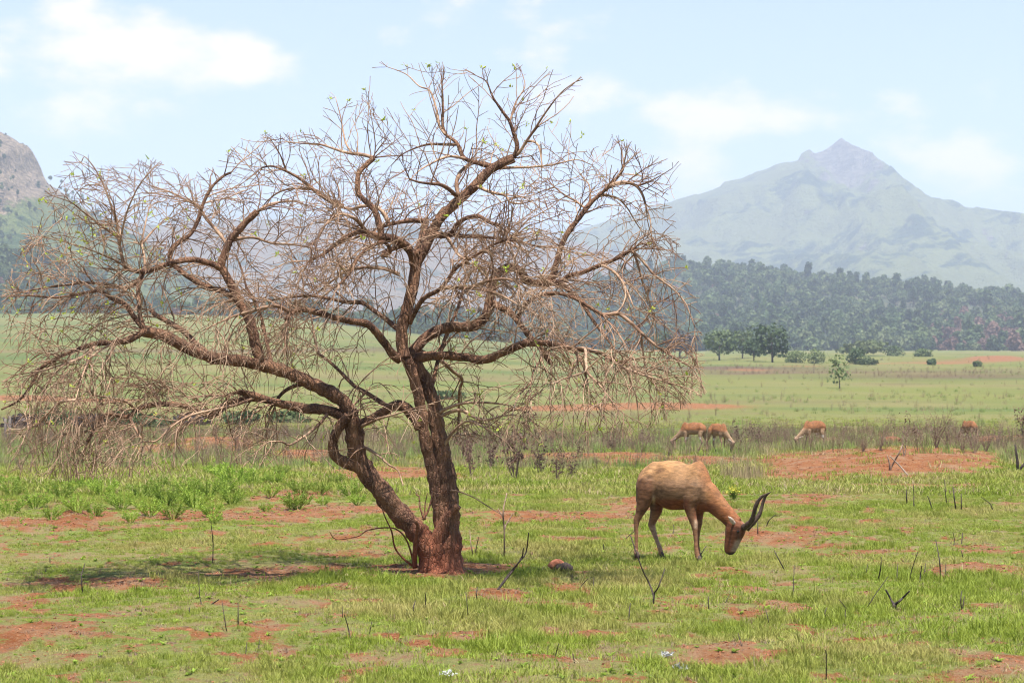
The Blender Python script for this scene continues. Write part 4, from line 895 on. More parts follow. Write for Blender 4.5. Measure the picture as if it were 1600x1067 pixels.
def build_grass():
    r = np.random.default_rng(3)
    x, y = wedge(125000, 9.5, 34, r)
    z, soil, dry = ground_fields(x, y)
    pat = fbm(x * 1.7, y * 1.7, 4, 44); thick = fbm(x * .35, y * .35, 3, 45)
    fine = fbm(x * 4.5, y * 4.5, 2, 46)
    s = soil + (fine - .5) * .5
    keep = r.uniform(size=len(x)) < (1 - .985 * sstep(.18, .42, s)) * np.clip(2.8 * pat - .6, .16, 1)
    x, y, z, soil, pat, thick = [a[keep] for a in (x, y, z, soil, pat, thick)]; n = len(x)
    pick = np.where(r.uniform(size=n) < sstep(.42, .66, pat) * .65, r.integers(4, 7, n), r.integers(0, 4, n))
    pick = np.where(r.uniform(size=n) < .07 + .18 * sstep(.12, .3, soil), r.integers(7, 9, n), pick)
    sc = r.uniform(.45, 1.05, n) * (.55 + .65 * sstep(.38, .68, thick)) * (1 + .5 * (r.uniform(size=n) < .06))
    print('near tufts', n)
    o = scatter('grass', np.stack([x, y, z], 1), r.uniform(0, 6.28, n), r.normal(0, .12, (n, 2)), sc, pick, LIB['grass_tuft'])
    tag(o, 'short patchy fresh green grass round the bare tree and grazing antelope', 'grass', kind='stuff')
    x, y = wedge(60000, 33, 125, r, 2)
    z, soil, dry = ground_fields(x, y); pat = fbm(x * .8, y * .8, 4, 47)
    keep = r.uniform(size=len(x)) < (1 - .97 * sstep(.2, .45, soil)) * np.clip(.4 + pat, 0, 1) * sstep(128, 70, y)
    x, y, z, pat = [a[keep] for a in (x, y, z, pat)]; n = len(x)
    pick = np.where(r.uniform(size=n) < .12, 4, r.integers(0, 4, n))
    o = scatter('grass', np.stack([x, y, z], 1), r.uniform(0, 6.28, n), r.normal(0, .08, (n, 2)), r.uniform(.7, 1.3, n) * (.7 + .7 * pat), pick, LIB['field_tuft'])
    tag(o, 'rough green grass of the pasture behind the antelope', 'grass', kind='stuff')
    A = []
    for i in range(3):
        q = Acc(); rr = np.random.default_rng(640 + i)
        for k in range(11):
            a = rr.uniform(0, 6.28); q.card((0, 0, .004), (math.cos(a), math.sin(a), rr.uniform(.15, .9)), (0, 0, 1), rr.uniform(.03, .07), rr.uniform(.014, .026), .5)
        A.append(q.mesh('rosette', M['herb'], False))
    A += [tuft_mesh('rosette', 660 + i, 22, .05, .02, .07, .004, M['deadstem'], 1.3) for i in range(2)]
    library('rosette', A)
    x, y = wedge(7500, 9.5, 36, r); z = ground_fields(x, y)[0]; n = len(x)
    o = scatter('ground_herbs', np.stack([x, y, z], 1), r.uniform(0, 6.28, n), r.normal(0, .1, (n, 2)), r.uniform(.3, .85, n), r.choice(5, n, p=[.16, .16, .16, .26, .26]), LIB['rosette'])
    tag(o, 'tiny broad-leaved herbs and dead wisps scattered through the short grass', 'herbs', kind='stuff')
    # band of dry brown weeds across the middle distance
    x, y = wedge(10500, 44, 92, r)
    z, soil, dry = ground_fields(x, y); px, py = project(x, y, z)
    band = np.exp(-((py - 695 + 6 * np.sin(px * .006)) / 13) ** 2) * (.2 + 1.0 * sstep(.40, .62, fbm(x * .22, y * .22, 3, 48)))
    band = band * (1 - .75 * sstep(.5, .9, soil))
    keep = r.uniform(size=len(x)) < band
    x, y, z = x[keep], y[keep], z[keep]; n = len(x)
    pick = r.choice(8, n, p=[.09, .09, .09, .09, .09, .22, .22, .11])
    print('weeds', n)
    o = scatter('dry_weeds', np.stack([x, y, z], 1), r.uniform(0, 6.28, n), r.normal(0, .1, (n, 2)), r.uniform(.6, 1.35, n), pick, LIB['weed'])
    tag(o, 'band of dry brown weed stalks and tall grass across the pasture', 'weeds', kind='stuff')
build_grass()
def build_far_tufts():
    r = np.random.default_rng(21); x, y = wedge(26000, 100, 620, r, 2); z, soil, dry = ground_fields(x, y); px, py = project(x, y, z)
    d = .12 + .9 * sstep(.52, .70, fbm(x * .03, y * .05, 4, 91)) + 1.2 * dry
    keep = r.uniform(size=len(x)) < d * .3; x, y, z, dry = x[keep], y[keep], z[keep], dry[keep]; n = len(x)
    pick = np.where(r.uniform(size=n) < .25 + dry, r.integers(0, 5, n), r.integers(5, 8, n))
    o = scatter('pasture_weeds', np.stack([x, y, z], 1), r.uniform(0, 6.28, n), r.normal(0, .1, (n, 2)), r.uniform(.5, 1.3, n) * (.8 + y / 600), pick, LIB['weed'])
    tag(o, 'scattered weeds and coarse tufts over the far green plain', 'weeds', kind='stuff')
build_far_tufts()
def build_tall_grass():
    r = np.random.default_rng(23); x, y = wedge(5200, 44, 64, r); z, soil, dry = ground_fields(x, y)
    keep = (soil < .45) & (r.uniform(size=len(x)) < .3 + .9 * sstep(.4, .6, fbm(x * .3, y * .3, 3, 92))); x, y, z = x[keep], y[keep], z[keep]; n = len(x)
    o = scatter('tall_grass', np.stack([x, y, z], 1), r.uniform(0, 6.28, n), r.normal(0, .1, (n, 2)), r.uniform(.5, 1.1, n), r.choice([0, 2, 4, 5, 6, 7], n, p=[.08, .08, .08, .31, .31, .14]), LIB['weed'])
    tag(o, 'tall green grass in front of the grazing herd', 'grass', kind='stuff')
build_tall_grass()

def build_crumbs():
    r = np.random.default_rng(13); ms = []
    for i in range(4):
        bm = bmesh.new(); bmesh.ops.create_icosphere(bm, subdivisions=1, radius=1.0)
        for v in bm.verts: v.co *= r.uniform(.6, 1.2); v.co.z *= .62
        me = bpy.data.meshes.new('clod'); bm.to_mesh(me); bm.free(); me.materials.append(M['clod']); ms.append(me)
    A = Acc()
    for k in range(5):
        a = r.uniform(0, 3.14); c = np.array([r.normal() * 1.5, r.normal() * 1.5, .5]); d = np.array([math.cos(a), math.sin(a), r.normal() * .15]) * r.uniform(1.5, 3.5)
        A.tube([c - d * .6, c + d * .1 + r.normal(size=3) * .2, c + d * .6], [.10, .09, .06], 3, False)
    ms.append(A.mesh('clod', M['straw'])); ms.append(A.mesh('clod', M['deadstem']))
    library('clod', ms)
    x, y = wedge(150000, 9.5, 85, r, 2); z, soil, dry = ground_fields(x, y)
    keep = r.uniform(size=len(x)) < .10 + .9 * sstep(.3, .7, soil)
    x, y, z, soil = [q[keep] for q in (x, y, z, soil)]; n = len(x)
    sz = (.003 + .010 * r.uniform(size=n) ** 3) * (.6 + y / 24)
    pick = np.where(r.uniform(size=n) < .16, r.integers(4, 6, n), r.integers(0, 4, n))
    o = scatter('soil_crumbs', np.stack([x, y, z], 1), r.uniform(0, 6.28, n), r.normal(0, .2, (n, 2)), sz, pick, LIB['clod'])
    tag(o, 'loose red clods and dry litter strewn on the bare earth', 'soil crumbs', kind='stuff'); print('crumbs', n)
M['clod'] = mat_simple('clod_earth', (0.17, 0.055, 0.025), (0.30, 0.13, 0.065), 3, obj=False)
build_crumbs()

# ------------------------------------------------------------------ low leafy green plants left of the tree
def herb_mesh(seed):
    r = np.random.default_rng(seed); A = Acc()
    for s in range(34):
        a = r.uniform(0, 6.28); t = r.uniform(0, 1) ** .6 * 1.15; d = np.array([math.cos(a) * t, math.sin(a) * t, 1.0]); d /= np.linalg.norm(d)
        ln = .30 * r.uniform(.7, 1.1); p0 = np.array([math.cos(a), math.sin(a), 0]) * .05
        A.tube([p0 - d * .03, p0 + d * ln], [.005, .002], 3, False)
        for k in range(14):
            q = p0 + d * ln * r.uniform(.3, 1.02); e = d * .7 + r.normal(size=3) * .6
            A.card(q, e, r.normal(size=3), r.uniform(.035, .06), r.uniform(.012, .02), .3)
    return A.mesh('herb_plant', M['herb'], False)
HERB = [herb_mesh(500 + i) for i in range(4)]
HPOS = [(20, 772, 34), (55, 790, 40), (15, 800, 38), (95, 775, 40), (120, 795, 38), (80, 808, 30), (160, 770, 40), (150, 802, 30), (190, 792, 42), (225, 775, 40), (235, 802, 40), (205, 812, 26), (262, 785, 44), (270, 806, 36), (295, 768, 40), (305, 790, 44), (325, 775, 40), (330, 803, 34), (350, 768, 42), (365, 755, 50), (362, 785, 36), (338, 742, 34), (395, 758, 36), (385, 748, 26), (423, 772, 28), (432, 752, 30), (470, 768, 34), (465, 792, 40), (500, 768, 26), (505, 785, 22), (548, 772, 34), (558, 785, 26), (525, 752, 22), (440, 738, 22), (415, 795, 20), (335, 815, 24), (455, 815 - 24, 26), (10, 755, 26), (130, 760, 30), (250, 760, 28)]
for k, (px, py, hpx) in enumerate(HPOS):
    p = on_ground(px, py + 4); o = obj('herb_plant', HERB[k % 4]); s = hpx * .72 * p.y / FPX / .30
    o.location = p; o.rotation_euler = (0, 0, k * 1.7); o.scale = (s * 1.15, s * 1.15, s)
    w_ = 'large' if hpx > 36 else 'small'; tag(o, w_ + ' bright green leafy plant on the red bank left of the tree', 'plant', w_ + ' leafy green plants on the bank')

# ------------------------------------------------------------------ dead brown shrubs
def dead_shrub(px, py, hpx, wpx, label, seed, leaves=60, stems=6, group=None, D=None, cat='dead shrub'):
    p = on_ground(px, py); m = p.y / FPX; h = hpx * m; w = wpx * m
    r = np.random.default_rng(seed); e = empty('dead_shrub', p); A = Acc(); Lf = Acc()
    for s in range(stems):
        a = r.uniform(0, 6.28); d = np.array([math.cos(a) * .5 * w / h, math.sin(a) * .5 * w / h, 1.0]) * r.uniform(.3, 1.1); d[2] = 1
        n = 6; pts = [np.array([0, 0, -.04])]; hh = h * r.uniform(.6, 1.02)
        for i in range(n): d = d + r.normal(size=3) * .1; d[2] = max(d[2], .5); pts.append(pts[-1] + d / np.linalg.norm(d) * hh / n)
        A.tube(pts, np.linspace(.009, .003, n + 1) * max(.6, h), 4, False)
        for i in range(2, n + 1):
            for q in range(2):
                ev = r.normal(size=3); ev[2] = abs(ev[2]) * .8; ev /= np.linalg.norm(ev); ln = h * r.uniform(.08, .25)
                b = pts[i] + ev * ln; A.tube([pts[i], b], [.004 * h, .002 * h], 3, False)
                for k in range(max(0, int(leaves / (stems * 10)))):
                    Lf.card(pts[i] + ev * ln * r.uniform(.3, 1.1), np.array([r.normal() * .6, r.normal() * .6, -.7]), r.normal(size=3), h * r.uniform(.04, .085), h * r.uniform(.018, .035), .5)
    obj('stems', A.mesh('stems', M['deadstem']), e)
    if Lf.n: obj('withered_leaves', Lf.mesh('withered_leaves', M['deadleaf'], False), e)
    tag(e, label, cat, group); return e
DS = [(724, 722, 70, 46), (805, 752, 110, 60), (845, 742, 70, 36), (870, 752, 62, 30), (895, 748, 50, 34), (735, 745, 70, 40), (765, 735, 60, 36), (905, 722, 40, 30), (955, 705, 40, 36), (1020, 702, 36, 34), (1160, 700, 46, 40), (1190, 698, 40, 40)]
for k, (px, py, h, w) in enumerate(DS):
    dead_shrub(px, py, h, w, ('tall' if h > 55 else 'low') + ' withered brown-leaved shrub between the trunk and the grazing herd', 1200 + k, leaves=240, group=('tall' if h > 55 else 'low') + ' withered shrubs behind the trunk')
DR = [(1463, 700, 68, 44), (1523, 708, 52, 54), (1541, 705, 54, 44), (1504, 707, 46, 44), (1430, 698, 40, 34), (1348, 706, 38, 44), (1375, 704, 40, 40), (1480, 702, 36, 30), (1560, 696, 40, 34), (1582, 694, 40, 30), (1330, 700, 34, 36), (1500, 700, 34, 40), (1310, 700, 30, 34)]
for k, (px, py, h, w) in enumerate(DR):
    dead_shrub(px, py, h, w, ('tall' if h > 42 else 'low') + ' leafless purplish brown shrub behind the red earth mound', 1300 + k, leaves=60, stems=11, group=('tall' if h > 42 else 'low') + ' brown shrubs behind the red mound')
dead_shrub(1598, 700, 80, 40, 'tall red-leaved dead shrub above the small red heap', 1399, leaves=200)
dead_shrub(1413, 712, 96, 20, 'tall single weed stalk with dark seed pods rising from the red mound', 1400, leaves=26, stems=2, cat='weed stalk')
dead_shrub(1387, 672, 36, 12, 'short thin weed stalk standing beside the tall podded stalk', 1401, leaves=20, stems=1, cat='weed stalk')

# ------------------------------------------------------------------ charred stubble and twigs standing in the grass
def stick(px, py, tops, mat, label, cat, group, rpx=1.4, name='charred_stick'):
    """tops: list of pixel polylines, each starting at the foot"""
    p = on_ground(px, py); A = Acc()
    for pl in tops:
        pts = [np.array((0, 0, -.03))] + [np.array(at(px + a, py - b, p.y + .12 * math.sin(a * .7))) - np.array(p) for a, b in pl]
        A.tube(catmull(pts, .03) if len(pts) > 2 else pts, np.linspace(rpx, rpx * .55, len(catmull(pts, .03)) if len(pts) > 2 else 2) * p.y / FPX, 5)
    o = obj(name, A.mesh(name, M[mat])); o.location = p; tag(o, label, cat, group); return o
STK = [(1352, 895, [[(4, 14)]]), (1371, 906, [[(5, 18), (6, 36)]]), (1401, 910, [[(1, 20), (2, 30)]]), (1420, 908, [[(4, 16), (14, 46)]]), (1436, 910, [[(3, 18), (4, 26)]]), (1443, 902, [[(3, 22)]]), (1477, 905, [[(1, 27)]]), (1470, 905, [[(-2, 28), (-8, 62)]]),
       (1228, 890, [[(-12, 18), (-18, 30)]]), (1239, 936, [[(1, 28), (2, 54)]]), (1203, 978, [[(-4, 16), (-7, 27)]]), (1291, 967, [[(-2, 10), (1, 18)]]), (1319, 972, [[(2, 18), (3, 22), (-8, 36)]]), (1350, 950, [[(18, 22), (38, 50)]]), (1503, 951, [[(-2, 14), (0, 28)], [(4, 20)]]), (1596, 943, [[(2, 20)]]), (1130, 942, [[(10, 14)]]), (1107, 953, [[(0, 22)]]),
       (1291, 1063, [[(0, 40), (-2, 48)]]), (1161, 1010, [[(-8, 22)]]), (1490, 853, [[(1, 10), (-1, 22)]]), (1502, 850, [[(2, 18)]]), (1506, 872, [[(-4, 12)]]), (1427, 794, [[(1, 18), (0, 38)]]), (1417, 788, [[(-1, 24)]]), (1458, 798, [[(-5, 14), (-9, 24)]]), (1480, 792, [[(-3, 24), (-4, 44)]]), (1494, 796, [[(-3, 18), (-5, 36)]]), (1502, 797, [[(0, 26)]]), (1430, 795, [[(-2, 10)]]), (1553, 798, [[(-5, 10), (-20, 22)]]),
       (130, 929, [[(-2, 14), (-3, 30), (3, 50)]]), (318, 948, [[(-6, 18), (-8, 56)]]), (355, 985, [[(-4, 18), (-8, 46)]]), (372, 982, [[(0, 42)]]), (296, 960, [[(0, 12)]]), (332, 880, [[(1, 30), (-2, 60)]]), (70, 897, [[(2, 10)]]), (78, 880, [[(0, 10)]]), (383, 1022, [[(3, 20)]]), (402, 1018, [[(4, 20)]]), (550, 1000, [[(-6, 20), (-12, 40)]]), (576, 990, [[(5, 20)]]), (535, 965, [[(0, 18)]]),
       (648, 960, [[(-2, 10), (1, 22)]]), (665, 955, [[(0, 20), (-1, 30)]]), (732, 966, [[(-2, 20), (-4, 42)]]), (746, 935, [[(-2, 8), (0, 18)]]), (750, 952, [[(8, 6), (14, 10)]]), (901, 920, [[(10, 8), (17, 16)]]), (926, 919, [[(2, 16)]]), (983, 970, [[(0, 14), (2, 28)]]), (865, 1031, [[(4, 12), (8, 26)]]), (856, 1022, [[(0, 14)]]), (899, 1035, [[(-4, 14)]]), (870, 1066, [[(2, 14)]]), (1006, 1000, [[(0, 8)]]), (944, 860, [[(-1, 10)]]), (1090, 874, [[(6, 10), (14, 22)]]), (970, 845, [[(10, 6), (22, 16)]]), (1050, 835, [[(3, 8), (2, 16)]]), (1184, 834, [[(0, 20)]]), (1196, 822, [[(6, 10), (16, 18)]])]
for k, (px, py, t) in enumerate(STK):
    w_ = 'bent' if len(t[0]) > 1 else 'straight'
    stick(px, py, t, 'char', 'thin %s blackened stalk left by fire sticking out of the grass' % w_, 'charred stalk', w_ + ' charred stalks in the grass', .8 + .5 * ((k * 37) % 10) / 10)
stick(1398, 951, [[(-1, 6), (-6, 15), (-14, 30)], [(1, 6), (7, 12), (12, 17), (23, 28)], [(-2, 4), (0, 9)]], 'char', 'black V-shaped burnt stump with two prongs in the grass', 'burnt stump', None, 2.6, 'burnt_stump')
stick(1021, 944, [[(0, 14), (-8, 36), (-18, 56), (-36, 108)], [(1, 16), (8, 28), (18, 56)]], 'char', 'thin forked black twig standing in front of the grazing antelope', 'twig', None, 1.6, 'forked_twig')
stick(774, 922, [[(20, 24), (40, 48), (48, 60), (52, 90)], [(38, 46), (44, 66)]], 'char', 'long leaning forked dead twig right of the trunk foot', 'twig', None, 1.7, 'leaning_twig')
stick(788, 870, [[(0, 40), (-2, 70), (4, 100)], [(0, 42), (12, 66)], [(-1, 60), (-10, 76)]], 'deadstem', 'slender upright bare sapling right of the trunk', 'sapling', None, 1.5, 'bare_sapling')
stick(740, 868, [[(-4, 16), (-6, 40)], [(4, 12), (8, 30)]], 'deadstem', 'small dry twig fork by the trunk foot', 'twig', None, 1.0, 'dry_twig')
stick(1420, 742, [[(-14, 14), (-30, 30)]], 'paledead', 'bleached broken stick lying on the red earth mound', 'stick', None, 1.5, 'bleached_stick')
stick(1390, 735, [[(0, 10), (-4, 24)], [(4, 8), (16, 30), (20, 40)]], 'deadstem', 'brown forked twig rising beside the bleached stick', 'twig', None, 1.6, 'brown_twig')
stick(1590, 738, [[(0, 14), (-4, 44)], [(6, 8), (14, 18)]], 'char', 'black burnt stump with tall prong right of the red mound', 'burnt stump', None, 2.8, 'burnt_stump')
stick(320, 948, [[(10, 4), (22, 12)]], 'char', 'low black twig at the foot of a charred stalk beside bare earth', 'twig', None, 1.6, 'low_twig')

# ------------------------------------------------------------------ fence posts, log, flowers, straw, mound
for k, (px, py, h, lab) in enumerate([(8, 690, 36, 'shorter weathered fence post beside a taller one at the field edge'), (15, 692, 42, 'taller weathered fence post at the edge of the green field')]):
    p = on_ground(px, py); m = p.y / FPX; A = Acc(); H = h * m
    A.tube([(0, 0, -.2), (.01, 0, H * .5), (.0, .01, H * .97), (.0, .01, H)], [.055, .052, .05, .035], 8, True, lump=.1, ph=k)
    A.tube([(-.06, -.02, H * .72), (.06, -.03, H * .73)], [.008, .008], 4)
    o = obj('fence_post', A.mesh('fence_post', M['post'])); o.location = p; tag(o, lab, 'fence post')
p = on_ground(868, 893); m = p.y / FPX
A = Acc(); A.tube(catmull([(0, 0, .02), (.03, .02, .05), (.08, .03, .045), (.13, .03, .02), (.15, .02, .0)], .02), np.interp(np.linspace(0, 1, len(catmull([(0, 0, .02), (.03, .02, .05), (.08, .03, .045), (.13, .03, .02), (.15, .02, .0)], .02))), [0, .3, .8, 1], [.03, .055, .05, .02]), 9, True, lump=.35)
lg = empty('charred_log', p); lg.location.z -= .01; tag(lg, 'small charred log stub with a red-brown top lying in the grass', 'log')
obj('log', A.mesh('log', M['char']), lg)
A = Acc(); A.tube(catmull([(-.05, .0, .045), (-.01, .01, .085), (.03, .02, .09), (.06, .02, .06)], .015), np.full(len(catmull([(-.05, .0, .045), (-.01, .01, .085), (.03, .02, .09), (.06, .02, .06)], .015)), .032), 8, True, lump=.4)
obj('broken_end', A.mesh('broken_end', mat_simple('red_wood', (0.25, .08, .04), (.4, .16, .09), 30, bump=.6)), lg)
p = on_ground(1146, 781); e = empty('flowering_plant', p); A = Acc(); Bf = Acc(); r = np.random.default_rng(9)
for s in range(22):
    d = np.array([r.normal() * .35, r.normal() * .35, 1]); d /= np.linalg.norm(d); ln = r.uniform(.12, .22)
    A.tube([(0, 0, -.02), d * ln], [.004, .002], 3, False)
    for k in range(8): A.card(d * ln * r.uniform(.2, 1), r.normal(size=3) + d, r.normal(size=3), .06, .02)
    for k in range(5): Bf.card(d * ln + r.normal(size=3) * .012, r.normal(size=3) + np.array([0, 0, .6]), r.normal(size=3), .035, .024)
obj('leaves', A.mesh('leaves', M['herb'], False), e); obj('flowers', Bf.mesh('flowers', M['yellow'], False), e)
tag(e, 'low green plant with yellow flowers behind the grazing antelope', 'flowering plant')
for k, (px, py, h, lab) in enumerate([(1160, 752, 50, 'tallest pale dry grass clump above the antelope neck'), (1180, 750, 40, 'pale straw clump right of the tallest dry grass'), (1140, 748, 36, 'short pale straw clump behind the antelope shoulder')]):
    p = on_ground(px, py); hh = h * p.y / FPX
    o = obj('straw_clump', tuft_mesh('straw_clump', 800 + k, 110, .2, hh * .35, hh, .008, M['straw'], .5)); o.location = p; tag(o, lab, 'grass clump')
def mound(px, py, wpx, hpx, label, seed):
    p = on_ground(px, py); m = p.y / FPX; w = wpx * m / 2; h = hpx * m
    n, k = 14, 24; V = []; F = []
    for i in range(n + 1):
        t = i / n
        for j in range(k):
            a = j * 2 * math.pi / k; q = math.sin(t * math.pi / 2); rr = w * q
            V.append((math.cos(a) * rr, math.sin(a) * rr * .9, h * math.cos(t * math.pi / 2) ** .8 - .06))
    V = np.array(V); V *= (1 + .5 * (fbm(V[:, 0] * 5 + seed, V[:, 2] * 5 + V[:, 1] * 4, 4, seed) - .5)[:, None])
    for i in range(n):
        for j in range(k): F.append((i * k + j, i * k + (j + 1) % k, (i + 1) * k + (j + 1) % k, (i + 1) * k + j)[::-1])
    o = obj('earth_mound', np_mesh('earth_mound', V, F, mat_simple('mound_earth', (.10, .036, .018), (.22, .09, .045), 9, bump=1.0))); o.location = p; tag(o, label, 'earth mound')
mound(1392, 693, 44, 14, 'low red earth heap among brown weeds', 5)
for k, (px, py, lab) in enumerate([(1063, 1050, 'small white fluffy tuft lying in the grass on bare soil'), (1043, 1029, 'white wisp in the grass beside a larger white tuft'), (700, 1059, 'faint white tuft in the grass at the foreground edge')]):
    p = on_ground(px, py); r = np.random.default_rng(70 + k); A = Acc()
    for q in range(34): A.card(r.normal(size=3) * (.022, .022, .006) + (0, 0, .02), r.normal(size=3) + (0, 0, .3), r.normal(size=3), .026, .012, .6)
    o = obj('white_tuft', A.mesh('white_tuft', M['white'], False)); o.location = p; tag(o, lab, 'tuft')

# ------------------------------------------------------------------ antelopes
def loft(rings, sides=18, roof=0.0):
    """rings: (centre xyz, axis up-vector, half a along up, half b lateral, lateral vec)"""
    V = []; F = []
    for (c, u, a, b, l) in rings:
        for j in range(sides):
            t = j * 2 * math.pi / sides; V.append(np.array(c) + np.array(u) * a * math.cos(t) + np.array(l) * b * math.sin(t) * (1 - roof * max(0, math.cos(t))))
    n = len(rings)
    for i in range(n - 1):
        for j in range(sides):
            k = (j + 1) % sides; F.append((i * sides + j, i * sides + k, (i + 1) * sides + k, (i + 1) * sides + j))
    F.append(tuple(range(sides))[::-1]); F.append(tuple((n - 1) * sides + j for j in range(sides)))
    return V, F
def path_rings(P, ra, rb, lat):
    """rings across a path in the body's own x-z plane"""
    P = np.asarray(P, float); T = np.gradient(P, axis=0); R = []
    for i in range(len(P)):
        t = T[i] / np.linalg.norm(T[i]); u = np.cross(lat, t); u /= np.linalg.norm(u)
        R.append((P[i], u, ra[i], rb[i], lat))
    return R
def fuse(name, parts, voxel, smooth=7):
    V = []; F = []; k = 0
    for v, f in parts:
        V += [tuple(p) for p in v]; F += [tuple(i + k for i in q) for q in f]; k += len(v)
    me = bpy.data.meshes.new('tmp'); me.from_pydata(V, [], F)
    bm = bmesh.new(); bm.from_mesh(me); bmesh.ops.recalc_face_normals(bm, faces=bm.faces); bm.to_mesh(me); bm.free()
    o = bpy.data.objects.new('tmp', me); S.collection.objects.link(o)
    md = o.modifiers.new('r', 'REMESH'); md.mode = 'VOXEL'; md.voxel_size = voxel; md.use_smooth_shade = True
    sm = o.modifiers.new('s', 'SMOOTH'); sm.factor = .5; sm.iterations = smooth
    dg = bpy.context.evaluated_depsgraph_get(); ev = o.evaluated_get(dg)
    out = bpy.data.meshes.new_from_object(ev, depsgraph=dg); out.name = name
    bpy.data.objects.remove(o)
    out.polygons.foreach_set('use_smooth', np.full(len(out.polygons), True))
    return out
# the grazing antelope, measured in a 5.082x enlargement of the photograph whose corner is at (960, 690)
YAW = math.radians(30); CY, SY = math.cos(YAW), math.sin(YAW)
def crop(cx, cy): return 960 + cx / 5.082, 690 + cy / 5.082
AO = on_ground(*crop(420, 925)); AO = Vector((AO.x, 19.95, 0)); AO.z = gz(AO.x, AO.y)
def loc3(cx, cy, yl):
    """crop pixel + sideways offset (+ = far side) -> body-local metres (x forward, y far side, z up)"""
    px, py = crop(cx, cy); dx = (px - PW / 2) / FPX
    xl = (dx * (AO.y + yl * CY) - AO.x - yl * SY) / (CY + dx * SY)
    Y = AO.y - xl * SY + yl * CY
    return np.array([xl, yl, at(px, py, Y).z - AO.z])
K = 19.95 / (FPX * 5.082)       # metres per crop pixel
LAT = np.array([0, 1., 0])
def body_parts(slim=1.0, rise=0):
    parts = []
    tor = [(186, 290, 395, .05), (200, 250, 425, .08), (230, 212, 455, .108), (270, 181, 465, .132), (308, 156, 468, .136), (345, 156, 490, .108), (390, 151, 522, .128), (450, 146, 541, .160), (520, 157, 539, .168), (585, 180, 538, .150), (635, 164, 546, .126), (676, 150, 556, .108), (712, 184, 556, .10), (745, 250, 552, .09), (765, 310, 535, .065)]
    R = []
    for (cx, t, b, lt) in tor:
        b = b - rise * math.sin(min(1, max(0, (cx - 180) / 580)) * math.pi); lt = lt * slim
        c = loc3(cx, (t + b) / 2, 0); R.append((c, np.array([0, 0, 1.]), (b - t) / 2 * K, lt, LAT))
    T4 = np.array([[c[0], c[2], a, l] for (c, u, a, l, L_) in R]); T4 = catmull(T4 * 100, 1.6) / 100
    R = [(np.array([q[0], 0, q[1]]), np.array([0, 0, 1.]), max(q[2], .01), max(q[3], .01), LAT) for q in T4]
    parts.append(loft(R, 32, .35))
    def tube(pts, latf=.8, yl=0.0, sides=16):
        P = np.array([loc3(a, b, yl if len(q) == 0 else q[0]) for (a, b, r_, *q) in pts]); ra = [q[2] * K * slim * (1.16 if q[2] < 60 else 1.05) for q in pts]
        parts.append(loft(path_rings(P, ra, [v * latf for v in ra], LAT), sides)); return P
    tube([(650, 340, 30), (680, 372, 95), (728, 420, 104), (785, 475, 88), (838, 530, 77), (890, 582, 68), (935, 632, 64), (965, 660, 62)], .62)
    tube([(985, 625, 52), (968, 660, 80), (952, 715, 78), (938, 770, 64), (925, 815, 52), (914, 852, 44), (905, 878, 36), (900, 893, 20)], .68)
    tube([(668, 190, 20, -.03), (655, 240, 36, -.055), (638, 310, 46, -.075), (622, 390, 44, -.085)], .6)
    hind_n = tube([(275, 230, 30, -.05), (262, 300, 80, -.068), (250, 370, 84, -.078), (240, 440, 68, -.085), (222, 510, 47, -.085), (196, 575, 30, -.085), (174, 622, 26, -.085), (171, 670, 19, -.085), (172, 740, 15, -.085), (171, 800, 14, -.085), (170, 845, 17, -.085), (168, 880, 19, -.085)], .72)
    hind_f = tube([(300, 300, 30, .04), (305, 380, 75, .06), (330, 470, 66, .075), (330, 550, 44, .08), (305, 620, 30, .08), (292, 660, 28, .08), (312, 720, 20, .08), (333, 780, 16, .08), (350, 825, 17, .08), (364, 862, 19, .08)], .72)
    fore_n = tube([(655, 250, 30, -.055), (632, 345, 80, -.07), (610, 450, 70, -.085), (600, 520, 48, -.085), (612, 590, 34, -.085), (632, 655, 27, -.085), (638, 710, 19, -.085), (643, 780, 16, -.085), (646, 840, 16, -.085), (650, 880, 19, -.085), (660, 918, 21, -.085)], .74)
    fore_f = tube([(660, 330, 30, .05), (662, 420, 70, .06), (668, 520, 44, .07), (668, 590, 30, .075), (668, 650, 25, .075), (660, 710, 18, .075), (656, 780, 15, .075), (655, 830, 16, .075), (662, 868, 20, .075)], .74)
    return parts, [hind_n, hind_f, fore_n, fore_f]
def hoof_mesh(p, r):
    V, F = loft([(p + np.array([0, 0, .035]), np.array([1., 0, 0]), r * 1.0, r * .85, LAT), (p + np.array([.012, 0, .0]), np.array([1., 0, 0]), r * 1.25, r * .95, LAT), (p + np.array([.016, 0, -.04]), np.array([1., 0, 0]), r * 1.45, r * 1.05, LAT)], 12)
    return np_mesh('hoof', np.array(V), F, M['hoof'])
M['hoof'] = mat_simple('hoof_horn', (.05, .035, .03), (.10, .07, .055), 30)
M['horn'] = mat_simple('horn', (.035, .022, .016), (.085, .055, .04), 40, rough=.5)
M['eye'] = NT('eye').m; 
M['eye'].node_tree.nodes['Principled BSDF'].inputs['Base Color'].default_value = (.01, .006, .004, 1); M['eye'].node_tree.nodes['Principled BSDF'].inputs['Roughness'].default_value = .15
def mat_coat(name):
    a = NT(name); c = a.attr('coat', out='Color')
    n = a.noise(38, 5, .65, vec=a.objpos(), stretch=(.35, 1, 1)); n2 = a.noise(5, 4, .6, vec=a.objpos())
    c2 = a.mix(.8, c, a.mix(a.rng(n, .3, .7), (.28, .28, .28), (.72, .72, .72)), 'OVERLAY')
    c2 = a.mix(.6, c2, a.mix(a.rng(n2, .3, .7), (.36, .36, .36), (.62, .62, .62)), 'OVERLAY')
    a.color(c2, .72, .3); a.bump(n, .7, .008)
    try: a.bsdf.inputs['Sheen Weight'].default_value = .0
    except Exception: pass
    return a.m
